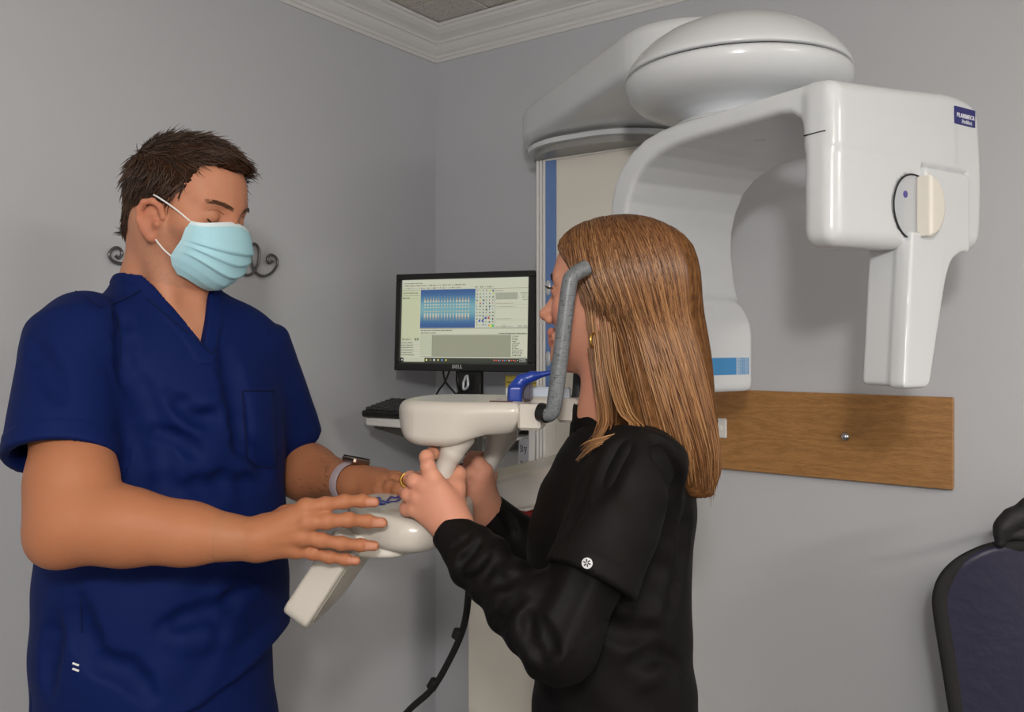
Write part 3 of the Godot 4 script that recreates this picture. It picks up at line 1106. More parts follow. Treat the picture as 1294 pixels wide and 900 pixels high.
	tube(curve([onto.call(484, 633), onto.call(488, 635), onto.call(491, 631), onto.call(495, 628), onto.call(499, 630), onto.call(503, 627)], 5), 0.0022, 8, mk, Color.WHITE, 0.4, Vector3.UP)
	tube(curve([onto.call(490, 636), onto.call(495, 634), onto.call(500, 634), onto.call(505, 631), onto.call(503, 628)], 5), 0.0022, 8, mk, Color.WHITE, 0.4, Vector3.UP)
	put("printed_symbol", mk, M.blue, shell, "blue printed symbols")
	# ---- control panel hanging below
	var b0 := pos(447, 703, 1.185)
	var long := (pos(382, 803, 1.185) - b0).normalized()
	var wide := (pos(482, 684, 1.30) - b0).normalized()
	wide = (wide - long * wide.dot(long)).normalized()
	var thick := long.cross(wide).normalized()
	if thick.x > 0:
		thick = -thick
	var K := Field.new()
	var kx := Transform3D(Basis(long, wide, long.cross(wide)), b0)
	var kc := b0 + thick * 0.022 + long * 0.06 + wide * 0.055
	var KP := Field.new()
	var side := rpoly([Vector2(-0.075, -0.060), Vector2(0.060, -0.060), Vector2(0.070, -0.030), Vector2(0.03, 0.050), Vector2(-0.05, 0.062), Vector2(-0.075, 0.06)], [0.004, 0.012, 0.02, 0.03, 0.02, 0.01])
	KP.slab(Transform3D(Basis(long, wide, long.cross(wide)), kc), side, 0.0215, 0.005, 0.01)
	var cp := put("control_panel", field_mesh(KP, kc - Vector3(0.13, 0.13, 0.13), kc + Vector3(0.13, 0.13, 0.13), 0.0034), M.aged_plastic, sup)
	var screen_side := prism(rpoly([Vector2(-0.06, -0.048), Vector2(0.050, -0.048), Vector2(0.056, -0.030), Vector2(0.024, 0.038), Vector2(-0.05, 0.05)], [0.004, 0.01, 0.01, 0.02, 0.01]), Transform3D(Basis(long, wide, long.cross(wide)), kc - thick * 0.0215), -0.0012, 0.0012)
	put("panel_glass", screen_side, mat(Color8(168, 160, 148), 0.12), cp)
	# ---- beam from the column to the shell
	var beam := Shape.new()
	var path := curve([rm(0.75, 1.150, 0.20), pos(716, 602, 1.98), pos(672, 612, 1.78), pos(622, 622, 1.60), pos(560, 640, 1.38)], 8)
	var hh := []
	sweep_rect(beam, path, 0.040, [0.052, 0.048, 0.040, 0.034, 0.030], 0.010)
	put("support_beam", beam, M.aged_plastic, sup)

func sweep_rect(s: Shape, path: Array, half_w: float, half_h: Array, rd: float) -> void:
	var m := path.size()
	var ring := []
	for cn in [[1, 1], [-1, 1], [-1, -1], [1, -1]]:
		for k in 5:
			var a := PI / 2 * k / 4.0 + (0.0 if cn == [1, 1] else (PI / 2 if cn == [-1, 1] else (PI if cn == [-1, -1] else PI * 1.5)))
			ring.append([cn[0], cn[1], cos(a), sin(a)])
	var c := ring.size()
	var b0 := s.v.size()
	for i in m:
		var t: Vector3 = (path[mini(i + 1, m - 1)] - path[maxi(i - 1, 0)]).normalized()
		var side := t.cross(Vector3.UP).normalized()
		var up := side.cross(t)
		var f := float(i) / (m - 1) * (half_h.size() - 1)
		var i0 := int(f)
		var h: float = lerpf(half_h[i0], half_h[mini(i0 + 1, half_h.size() - 1)], f - i0)
		for r in ring:
			s.v.append(path[i] + side * (r[0] * (half_w - rd) + r[2] * rd) + up * (r[1] * (h - rd) + r[3] * rd))
			s.n.append(side * r[2] + up * r[3])
	for i in m - 1:
		for k in c:
			var a := b0 + i * c + k
			var b := b0 + i * c + (k + 1) % c
			s.quad(a, b, b + c, a + c)
	for e in 2:
		var base := b0 + (m - 1) * c * e
		var ce := s.v.size()
		s.v.append(path[(m - 1) * e])
		s.n.append((path[m - 1] - path[m - 2]).normalized() if e == 1 else (path[0] - path[1]).normalized())
		for k in c:
			s.ix.append_array([ce, base + k, base + (k + 1) % c] if e == 0 else [ce, base + (k + 1) % c, base + k])

func scratched() -> ImageTexture:
	var im := Image.create(256, 256, false, Image.FORMAT_RGB8)
	var r := RandomNumberGenerator.new()
	r.seed = 21
	im.fill(Color8(226, 228, 230))
	for i in 900:
		var v := r.randf_range(0.45, 1.0)
		im.fill_rect(Rect2i(r.randi_range(0, 250), r.randi_range(0, 250), r.randi_range(1, 14), r.randi_range(1, 4)), Color(v, v, v))
	for i in 34:
		var v2 := r.randf_range(0.45, 0.7)
		im.fill_rect(Rect2i(r.randi_range(0, 250), r.randi_range(0, 250), r.randi_range(2, 5), r.randi_range(3, 22)), Color(v2, v2, v2))
	return ImageTexture.create_from_image(im)

# ------------------------------------------------------------------ the corner workstation and wall things
func desk() -> void:
	var bs := ROOM.basis
	var top := 1.252
	# wall-hung unit: worktop, sides, bottom board, back
	var un := thing("wall_shelf", "white wall-hung shelf unit holding the monitor in the corner", "shelf", rm(0.36, 0.98, 0.1))
	put("worktop", rbox(rm(0.36, top - 0.011, 0.245), Vector3(0.186, 0.011, 0.243), 0.003, bs), M.white_paint, un)
	var bk := Shape.new()
	var q := [rm(0.175, top - 0.023, 0.485), rm(0.54, top - 0.023, 0.485), rm(0.54, top - 0.023, 0.02), rm(0.175, top - 0.023, 0.02)]
	var F := Field.new()
	put("bracket", prism(PackedVector2Array([Vector2(0.01, top - 0.024), Vector2(0.475, top - 0.024), Vector2(0.475, top - 0.030), Vector2(0.01, top - 0.11)]), Transform3D(Basis(N, Vector3.UP, -U), CORNER), -0.22, -0.195), mat(Color8(70, 66, 62), 0.6), un)
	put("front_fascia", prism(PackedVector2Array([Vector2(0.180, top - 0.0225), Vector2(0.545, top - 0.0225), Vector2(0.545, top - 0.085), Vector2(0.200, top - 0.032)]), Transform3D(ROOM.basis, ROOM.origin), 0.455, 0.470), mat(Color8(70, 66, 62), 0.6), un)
	put("side_panel", rbox(rm(0.335, 1.115, 0.13), Vector3(0.012, 0.112, 0.128), 0.002, bs), M.white_paint, un)
	put("side_panel", rbox(rm(0.530, 1.115, 0.11), Vector3(0.010, 0.112, 0.108), 0.002, bs), M.white_paint, un)
	put("bottom_board", rbox(rm(0.432, 1.013, 0.13), Vector3(0.109, 0.010, 0.128), 0.002, bs), M.white_paint, un)
	put("back_board", rbox(rm(0.432, 1.115, 0.012), Vector3(0.086, 0.091, 0.006), 0.002, bs), mat(Color8(98, 90, 82), 0.7), un)
	# things in the shelf
	var bx := thing("tissue_box", "small white cardboard box inside the wall shelf", "box", rm(0.39, 1.023, 0.17))
	put("carton", rbox(rm(0.388, 1.048, 0.17), Vector3(0.036, 0.025, 0.05), 0.003, bs), M.paper, bx)
	put("opening", rbox(rm(0.388, 1.0732, 0.17), Vector3(0.02, 0.0006, 0.03), 0.0, bs), mat(Color8(120, 126, 120), 0.8), bx)
	var cu := thing("paper_cup", "white shallow cup inside the wall shelf under the worktop", "cup", rm(0.43, 1.1, 0.2))
	put("hanging_tray", rbox(rm(0.44, 1.190, 0.20), Vector3(0.05, 0.004, 0.05), 0.002, bs), M.white_paint, un)
	put("cup_body", lathe([Vector2(0.0, 1.196), Vector2(0.026, 1.196), Vector2(0.036, 1.208), Vector2(0.041, 1.225), Vector2(0.040, 1.227), Vector2(0.0, 1.227)], 32, Transform3D(Basis(), rm(0.44, 0, 0.20))), M.paper, cu)
	var bt := thing("small_bottle", "dark little bottle with teal base in the wall shelf", "bottle", rm(0.455, 1.023, 0.15))
	put("bottle_body", lathe([Vector2(0, 1.023), Vector2(0.015, 1.023), Vector2(0.016, 1.03), Vector2(0.016, 1.055)], 24, Transform3D(Basis(), rm(0.455, 0, 0.15))), mat(Color8(40, 110, 116), 0.4), bt)
	put("bottle_cap", lathe([Vector2(0.016, 1.055), Vector2(0.015, 1.075), Vector2(0.008, 1.085), Vector2(0.008, 1.10), Vector2(0, 1.10)], 24, Transform3D(Basis(), rm(0.455, 0, 0.15))), M.black, bt)
	# leaning card with handwriting
	var cd := thing("handwritten_card", "pale card with black handwriting leaning in the wall shelf", "card", rm(0.50, 1.023, 0.21))
	var cb := bs * Basis(Vector3.UP, -0.25) * Basis(Vector3(0, 0, 1), -0.04)
	var cc := rm(0.500, 1.108, 0.212)
	put("card", rbox(cc, Vector3(0.021, 0.085, 0.0012), 0.0, cb), mat(Color8(176, 178, 184), 0.8), cd)
	var ink := mat(Color8(20, 20, 26), 0.7)
	var scrib := [[-0.5, 0.055, "By"], [-0.3, 0.012, "In"], [-0.3, -0.022, "Sn"], [-0.3, -0.055, "Soth"]]
	for sc in scrib:
		lettering("handwriting", sc[2], 0.024, 0.0008, ink, cd, Transform3D(cb * Basis(Vector3(0, 0, 1), 0.12), cc + cb * Vector3(sc[0] * 0.006 + 0.002, sc[1], 0.0015)), "Droid Serif", false)
	monitor()
	keyboard(top)
	# yellow pad standing behind the chin hook
	var pd := thing("yellow_pad", "yellow ruled note pad standing behind the blue chin hook", "note pad", rm(0.50, top, 0.20))
	put("backing", rbox(rm(0.478, top + 0.055, 0.176), Vector3(0.062, 0.055, 0.004), 0.001, bs), M.cream, pd)
	put("sheet", rbox(rm(0.478, top + 0.055, 0.182), Vector3(0.06, 0.054, 0.0015), 0.0, bs), M.yellow, pd)
	for k in 4:
		put("ruled_line", rbox(rm(0.478, top + 0.03 + 0.02 * k, 0.1837), Vector3(0.055, 0.0016, 0.0003), 0.0, bs), mat(Color8(120, 110, 50), 0.8), pd)
	# cabinet and the red container on it
	var cb2 := thing("floor_cabinet", "cream cabinet standing on a dark plinth in the room corner", "cabinet", rm(0.42, 0, 0.1))
	put("body", rbox(rm(0.42, 0.60, 0.115), Vector3(0.122, 0.215, 0.085), 0.003, bs), M.cream, cb2)
	put("door", rbox(rm(0.42, 0.605, 0.2015), Vector3(0.120, 0.208, 0.0012), 0.001, bs), M.cream, cb2)
	put("top_board", rbox(rm(0.42, 0.822, 0.115), Vector3(0.124, 0.009, 0.09), 0.003, bs), M.cream, cb2)
	put("plinth", rbox(rm(0.42, 0.193, 0.105), Vector3(0.11, 0.192, 0.075), 0.003, bs), mat(Color8(74, 68, 64), 0.7), cb2)
	var sh := thing("sharps_container", "red plastic sharps container standing on the cream cabinet", "container", rm(0.45, 0.831, 0.11))
	put("tub", prism(PackedVector2Array([Vector2(-0.055, 0), Vector2(0.055, 0), Vector2(0.066, 0.14), Vector2(-0.066, 0.14)]), Transform3D(bs, rm(0.462, 0.832, 0.12)), -0.05, 0.05), M.red, sh)
	put("lid", rbox(rm(0.462, 0.98, 0.12), Vector3(0.07, 0.009, 0.054), 0.004, bs), mat(Color8(196, 40, 38), 0.4), sh)

func screen_image() -> ImageTexture:
	var W := 860
	var H := 540
	var im := Image.create(W, H, false, Image.FORMAT_RGB8)
	var r := RandomNumberGenerator.new()
	r.seed = 4
	var pale := Color8(206, 206, 184)
	var grey := Color8(170, 172, 150)
	im.fill(pale)
	var rect := func(x: int, y: int, w: int, h: int, c: Color) -> void:
		im.fill_rect(Rect2i(x, y, w, h), c)
	var words := func(x: int, y: int, n: int, c: Color, hgt: int) -> void:
		var cx := x
		for i in n:
			var w := r.randi_range(2, 7)
			im.fill_rect(Rect2i(cx, y + r.randi_range(0, 1), w, hgt), c)
			cx += w + r.randi_range(1, 4)
	var ink := Color8(60, 62, 56)
	rect.call(0, 0, W, 18, Color8(206, 210, 190))
	words.call(14, 22, 18, Color8(90, 92, 84), 5)
	for i in 36:
		var g := r.randf_range(0.12, 0.5)
		rect.call(14 + i * 12, 36, r.randi_range(3, 8), r.randi_range(6, 10), Color(g, g, g * 0.9))
	for i in 52:
		var g2 := r.randf_range(0.2, 0.55)
		if i < 34 or i > 40:
			rect.call(14 + i * 12, 54, r.randi_range(2, 8), r.randi_range(5, 9), Color(g2, g2, g2))
	rect.call(0, 68, W, 2, Color8(110, 112, 100))
	# left column
	rect.call(0, 70, 132, 330, Color8(198, 202, 168))
	words.call(8, 84, 14, ink, 6)
	for i in 10:
		rect.call(10 + i * 12, 102, 4, 4, ink)
	words.call(8, 118, 6, ink, 6)
	rect.call(4, 124, 126, 2, grey)
	words.call(10, 385, 10, Color8(130, 134, 112), 14)
	rect.call(98, 384, 12, 16, Color8(120, 124, 104))
	rect.call(114, 384, 12, 16, Color8(120, 124, 104))
	for i in 6:
		rect.call(0, 408 + i * 16, 132, 1, Color8(120, 122, 108))
		words.call(4, 412 + i * 16, 12, ink, 5)
	# tooth chart
	for y in 250:
		var f := absf(y - 125.0) / 125.0
		var c := Color8(112, 166, 178).lerp(Color8(18, 74, 142), smoothstep(0.1, 1.0, f))
		rect.call(134, 68 + y, 376, 1, c)
	for i in 16:
		var x := 160 + i * 20
		var big := 11 if (i < 5 or i > 10) else 7
		var root := 26 + (12 if (i == 5 or i == 10) else r.randi_range(0, 6))
		for half in 2:
			var dir := -1 if half == 0 else 1
			var y0 := 68 + (72 if half == 0 else 178)
			var tone := Color8(206, 196, 178)
			for rt in (2 if big > 8 else 1):
				for k in root:
					var w := int(lerpf(5.0, 1.0, float(k) / root))
					rect.call(x + rt * 6 - w / 2 + 2, y0 + dir * k, w, 1, Color8(196, 164, 128).lerp(Color8(150, 150, 150), float(k) / root))
			rect.call(x - 1, y0 - (0 if half == 0 else 12), big, 12, tone)
			rect.call(x - 1, y0 + dir * -22, big, 9, Color8(208, 204, 190))
			rect.call(x - 1, y0 + dir * -40, big, 8, Color8(200, 196, 176))
			rect.call(x + 1, y0 + dir * -38, 3, 4, Color8(150, 130, 96))
	# colour buttons
	rect.call(512, 72, 126, 248, Color8(200, 204, 186))
	for i in 6:
		for j in 12:
			var pick := r.randf()
			var c2 := Color8(70, 70, 74)
			if pick > 0.92:
				c2 = Color8(180, 40, 40)
			elif pick > 0.84:
				c2 = Color8(40, 60, 170)
			elif pick > 0.78:
				c2 = Color8(200, 196, 40)
			elif pick > 0.5:
				c2 = Color8(140, 136, 124)
			rect.call(518 + i * 21, 78 + j * 20, r.randi_range(5, 11), r.randi_range(5, 11), c2)
	rect.call(574, 250, 13, 13, Color8(30, 40, 160))
	rect.call(594, 250, 12, 12, Color8(190, 30, 30))
	rect.call(534, 268, 12, 12, Color8(30, 60, 180))
	rect.call(555, 268, 12, 12, Color8(30, 50, 180))
	rect.call(606, 300, 14, 14, Color8(220, 210, 30))
	rect.call(624, 300, 12, 14, Color8(40, 190, 60))
	# right form
	rect.call(640, 68, 2, 254, Color8(130, 132, 118))
	words.call(648, 82, 8, Color8(110, 112, 100), 4)
	rect.call(646, 96, 142, 44, Color8(168, 170, 152))
	for i in 5:
		words.call(650, 98 + i * 9, 22, Color8(150, 152, 136), 3)
	for i in 5:
		words.call(806 + i * 4, 96 + i * 11, 6, Color8(110, 112, 104), 4)
	for y in [162, 184, 260, 308]:
		words.call(650, y, 16, Color8(140, 142, 128), 4)
		rect.call(646, y + 10, 210, 1, Color8(150, 152, 138))
	for x2 in [690, 792, 826]:
		rect.call(x2, 304, 26, 12, Color8(176, 178, 160))
	# lower area
	rect.call(134, 320, W - 134, 3, Color8(100, 102, 92))
	words.call(140, 330, 30, ink, 6)
	words.call(140, 348, 16, ink, 5)
	rect.call(134, 360, W - 134, 1, Color8(120, 122, 110))
	rect.call(136, 364, 84, 132, Color8(190, 194, 168))
	rect.call(222, 364, 528, 138, Color8(150, 150, 130))
	rect.call(220, 362, 2, 140, Color8(110, 112, 100))
	words.call(670, 352, 30, ink, 6)
	for i in 12:
		words.call(758, 370 + i * 11, r.randi_range(3, 10), ink, 5)
	rect.call(134, 502, W - 134, 2, Color8(110, 112, 100))
	# task bar
	rect.call(0, 508, W, 32, Color8(196, 198, 176))
	rect.call(170, 512, W - 170, 28, Color8(14, 14, 16))
	rect.call(0, 512, 22, 28, Color8(14, 14, 16))
	rect.call(7, 522, 8, 8, Color8(230, 230, 230))
	var cols := [Color8(230, 220, 120), Color8(120, 110, 60), Color8(220, 220, 220), Color8(200, 180, 90), Color8(60, 130, 190), Color8(190, 170, 60)]
	for i in 6:
		rect.call(178 + i * 27, 520, 12, 12, cols[i])
	for i in 12:
		var hue := [Color8(220, 70, 50), Color8(220, 220, 220), Color8(230, 120, 110), Color8(60, 160, 90), Color8(40, 150, 220), Color8(210, 210, 210)][r.randi_range(0, 5)] as Color
		rect.call(638 + i * 14, 521, r.randi_range(5, 10), r.randi_range(6, 10), hue)
	words.call(806, 518, 6, Color8(220, 220, 220), 4)
	words.call(806, 528, 6, Color8(220, 220, 220), 4)
	return ImageTexture.create_from_image(im)

func monitor() -> void:
	var left := pos(501, 406, 2.45)
	var right := pos(676, 408, 2.30)
	var ax := right - left
	ax.y = 0
	var w := ax.length()
	ax = ax.normalized()
	var bs := Basis(ax, Vector3.UP, ax.cross(Vector3.UP)) * Basis(Vector3.RIGHT, -0.05)
	var c := (left + right) / 2
	c.y = 1.511
	var hw := w / 2
	var hh := 0.1375
	var mo := thing("computer_monitor", "black-framed computer monitor showing a dental tooth chart on its screen", "monitor", Vector3(c.x, 1.252, c.z))
	put("housing", rbox(c - bs.z * 0.02, Vector3(hw - 0.004, hh - 0.004, 0.018), 0.006, bs), M.black, mo)
	put("bezel", rbox(c + bs * Vector3(0, hh - 0.0085, 0), Vector3(hw, 0.0085, 0.009), 0.002, bs), M.black, mo)
	var low := put("bezel", rbox(c + bs * Vector3(0, -hh + 0.0125, 0), Vector3(hw, 0.0125, 0.009), 0.002, bs), M.black, mo)
	for sg in [-1, 1]:
		put("bezel", rbox(c + bs * Vector3(sg * (hw - 0.009), 0.004, 0), Vector3(0.009, hh - 0.0205, 0.009), 0.002, bs), M.black, mo)
	lettering("lettering", "DELL", 0.0135, 0.0006, mat(Color8(200, 200, 200), 0.4), low, Transform3D(bs, c + bs * Vector3(-0.012, -hh + 0.0125, 0.0095)))
	# the lit screen, with a light of its size in front
	var s := Shape.new()
	var sw := hw - 0.0175
	var y0 := -hh + 0.0245
	var y1 := hh - 0.0165
	for p in [[-sw, y1, 0, 0], [sw, y1, 1, 0], [sw, y0, 1, 1], [-sw, y0, 0, 1]]:
		s.v.append(c + bs * Vector3(p[0], p[1], 0.0035))
		s.n.append(bs.z)
		s.uv.append(Vector2(p[2], p[3]))
	s.ix.append_array([0, 1, 2, 0, 2, 3])
	var m := mat(Color8(20, 20, 20), 0.25)
	m.emission_enabled = true
	m.emission = Color(0, 0, 0)
	m.emission_texture = screen_image()
	m.emission = Color(1, 1, 1)
	m.emission_operator = BaseMaterial3D.EMISSION_OP_MULTIPLY
	m.emission_energy_multiplier = 0.68
	put("screen", s, m, mo, "lit screen with a blue tooth chart")
	var l := AreaLight3D.new()
	l.name = "screen_light"
	l.area_size = Vector2(sw * 2, y1 - y0)
	l.light_energy = 0.02
	l.light_color = Color(0.95, 1.0, 0.85)
	l.shadow_enabled = true
	l.transform = Transform3D(bs, c + bs.z * 0.012)
	turned(l)
	# stand
	var n0 := c + bs * Vector3(0.012, -hh - 0.02, -0.03)
	put("stand_neck", rbox(Vector3(n0.x, 1.335, n0.z), Vector3(0.035, 0.085, 0.012), 0.004, Basis(ax, Vector3.UP, ax.cross(Vector3.UP))), M.black, mo)
	put("stand_base", rbox(Vector3(n0.x, 1.258, n0.z) + ax.cross(Vector3.UP) * 0.03, Vector3(0.095, 0.006, 0.05), 0.004, Basis(ax, Vector3.UP, ax.cross(Vector3.UP))), M.black, mo)
	for k in 4:
		var cx: float = [-0.075, -0.05, -0.03, 0.03][k]
		var ex: float = [-0.02, -0.085, -0.01, -0.025][k]
		put("cable", tube(curve([c + bs * Vector3(cx, -hh + 0.01, -0.03), c + bs * Vector3(cx + (ex - cx) * 0.3, -hh - 0.03, -0.016), c + bs * Vector3(ex, -hh - 0.07, -0.012), c + bs * Vector3(ex + 0.01, -hh - 0.112, -0.03)], 6), 0.0028, 8), M.black_matte, mo)
	put("cable_tie", tube(curve([c + bs * Vector3(0.004, -hh - 0.03, 0.0), c + bs * Vector3(0.014, -hh - 0.012, 0.0), c + bs * Vector3(0.018, -hh - 0.04, 0.002), c + bs * Vector3(0.006, -hh - 0.05, 0.002), c + bs * Vector3(0.004, -hh - 0.03, 0.0)], 5), 0.004, 8), M.silver, mo, "silver cable clip")

func keyboard(top: float) -> void:
	var bs := Basis(U, Vector3.UP, N) * Basis(Vector3.UP, 0.10) * Basis(Vector3.RIGHT, 0.16)
	var o := rm(0.345, top, 0.412)
	var kb := thing("keyboard", "black computer keyboard lying on the white worktop", "keyboard", o)
	put("case", rbox(o + Vector3(0, 0.0205, 0), Vector3(0.185, 0.009, 0.07), 0.004, bs), M.black, kb)
	var keys := Shape.new()
	box_at(keys, Transform3D(), Vector3(0.0082, 0.004, 0.0082), 0.002)
	var mesh := keys.mesh()
	for sg in [-1.0, 1.0]:
		put("foot", rbox(o + bs * Vector3(0.15 * sg, -0.012, -0.058) + Vector3(0, 0.0205, 0), Vector3(0.012, 0.010, 0.004), 0.001, bs), M.black, kb)
	var km := mat(Color8(44, 44, 47), 0.4)
	for r in 6:
		for c in 19:
			var k := MeshInstance3D.new()
			k.name = "key"
			k.mesh = mesh
			k.material_override = km
			kb.add_child(k, true)
			k.transform = Transform3D(TURN * bs, TURN * (bs * Vector3(-0.172 + c * 0.0191, 0.0122, -0.052 + r * 0.0205) + Vector3(0, 0.0205, 0)))
	var ms := thing("cable_adapter", "little white cable adapter on the worktop edge beside the keyboard", "adapter", rm(0.25, top, 0.475))
	put("adapter_body", rbox(rm(0.245, top + 0.006, 0.470), Vector3(0.026, 0.006, 0.009), 0.003, ROOM.basis), M.white_paint, ms)

func on_left(px: float, py: float, off := 0.0) -> Vector3:   # point on the left wall seen at a pixel
	var dir := pos(px, py, 1.0) - EYE
	var t := (U.dot(CORNER - EYE) + off) / U.dot(dir)
	return EYE + dir * t

func on_back(px: float, py: float, off := 0.0) -> Vector3:
	var dir := pos(px, py, 1.0) - EYE
	var t := (N.dot(CORNER - EYE) + off) / N.dot(dir)
	return EYE + dir * t

func wood() -> StandardMaterial3D:
	var im := Image.create(1024, 256, false, Image.FORMAT_RGB8)
	var f := FastNoiseLite.new()
	f.seed = 8
	f.frequency = 0.006
	f.fractal_octaves = 3
	var g := FastNoiseLite.new()
	g.seed = 9
	g.frequency = 0.05
	var c0 := Color8(182, 134, 80)
	var c1 := Color8(128, 86, 46)
	for y in 256:
		for x in 1024:
			var v := f.get_noise_2d(x * 0.35, y * 2.0)
			var ring := 0.5 + 0.5 * sin((y * 0.22 + v * 9.0))
			var fine := g.get_noise_2d(x * 0.35, y * 14.0)
			var pore := 1.0 if g.get_noise_2d(x * 0.5 + 700.0, y * 22.0) > 0.42 else 0.0
			im.set_pixel(x, y, c0.lerp(c1, clampf(ring * 0.25 + fine * 0.55 + pore * 0.3 + 0.12, 0.0, 1.0)))
	var m := mat(Color(1, 1, 1), 0.38)
	m.albedo_texture = ImageTexture.create_from_image(im)
	return m

func wall_things() -> void:
	var bs := ROOM.basis
	# oak board screwed to the back wall
	var bw := thing("wooden_board", "oak board fixed to the grey wall behind the woman", "board", rm(1.15, 1.2, 0.0))
	var s := Shape.new()
	box_at(s, ROOM * Transform3D(Basis(), Vector3(1.198, 1.230, 0.0105)), Vector3(0.329, 0.1025, 0.0095), 0.002)
	for i in s.v.size():
		var l := ROOM.affine_inverse() * s.v[i]
		s.uv.append(Vector2((l.x - 0.85) / 0.7, (1.35 - l.y) / 0.21))
	put("plank", s, wood(), bw)
	var bp := on_back(1068, 552, 0.020)
	put("bolt", lathe([Vector2(0.0, -0.002), Vector2(0.011, -0.002), Vector2(0.0105, 0.002), Vector2(0.008, 0.006), Vector2(0.004, 0.0085), Vector2(0, 0.009)], 24, Transform3D(Basis(U, N, -Vector3.UP), bp)), M.chrome, bw, "round chrome bolt head")
	var sw := thing("wall_switch", "small white push button plate on the oak board", "switch", on_back(908, 541, 0.02))
	var sp := on_back(909, 541, 0.024)
	put("plate", rbox(sp, Vector3(0.020, 0.0255, 0.004), 0.003, bs), M.white_paint, sw)
	put("button", lathe([Vector2(0.0, 0.002), Vector2(0.010, 0.002), Vector2(0.010, 0.006), Vector2(0.008, 0.0075), Vector2(0, 0.0075)], 24, Transform3D(Basis(U, N, -Vector3.UP), sp)), M.white_paint, sw)
	# scrolled wire hook on the left wall
	var hk := thing("scroll_hook", "dark scrolled wire hook rail on the grey wall behind the man", "wall hook", on_left(240, 340, 0.0))
	var wire := []
	for p in [[146, 323], [150, 326], [154, 321], [152, 315], [146, 313], [140, 317], [138, 323], [143, 330], [154, 333], [170, 331], [190, 322], [205, 318], [222, 330], [232, 345], [246, 340], [243, 322], [236, 326], [238, 342], [255, 350], [275, 343], [290, 338], [303, 343], [312, 348], [321, 344], [327, 330], [327, 315], [322, 308], [317, 313], [317, 327], [322, 342], [332, 349], [343, 345], [350, 335], [349, 326], [343, 322], [338, 326], [339, 332], [344, 331], [345, 328]]:
		wire.append(on_left(p[0], p[1], 0.010))
	put("wire_scroll", tube(curve(wire, 5), 0.0036, 8), mat(Color8(120, 118, 118), 0.3, 0.85), hk)
	for px in [205, 275]:
		put("fixing", tube([on_left(px, 331, 0.0), on_left(px, 331, 0.012)], 0.006, 12), M.dark_metal, hk)
	# black cord looping down in front of the corner
	var cd := thing("black_cord", "black cord with two clips hanging down from the machine", "cord", pos(515, 900, 1.5))
	var pts := [pos(566, 690, 1.30), pos(590, 726, 1.34), pos(591, 762, 1.40), pos(584, 798, 1.45), pos(566, 838, 1.48), pos(545, 872, 1.50), pos(512, 903, 1.52), pos(470, 960, 1.55), pos(440, 1100, 1.6), pos(450, 1300, 1.65), Vector3(-0.33, 0.012, -1.72), Vector3(-0.1, 0.008, -1.95)]
	put("cable", tube(curve(pts, 8), 0.0058, 10), M.black_matte, cd)
	put("clip", tube([pos(580, 797, 1.45), pos(577, 806, 1.452)], 0.0095, 10), M.black_matte, cd)
	put("clip", tube([pos(550, 861, 1.493), pos(545, 869, 1.497)], 0.0095, 10), M.black_matte, cd)
	apron()

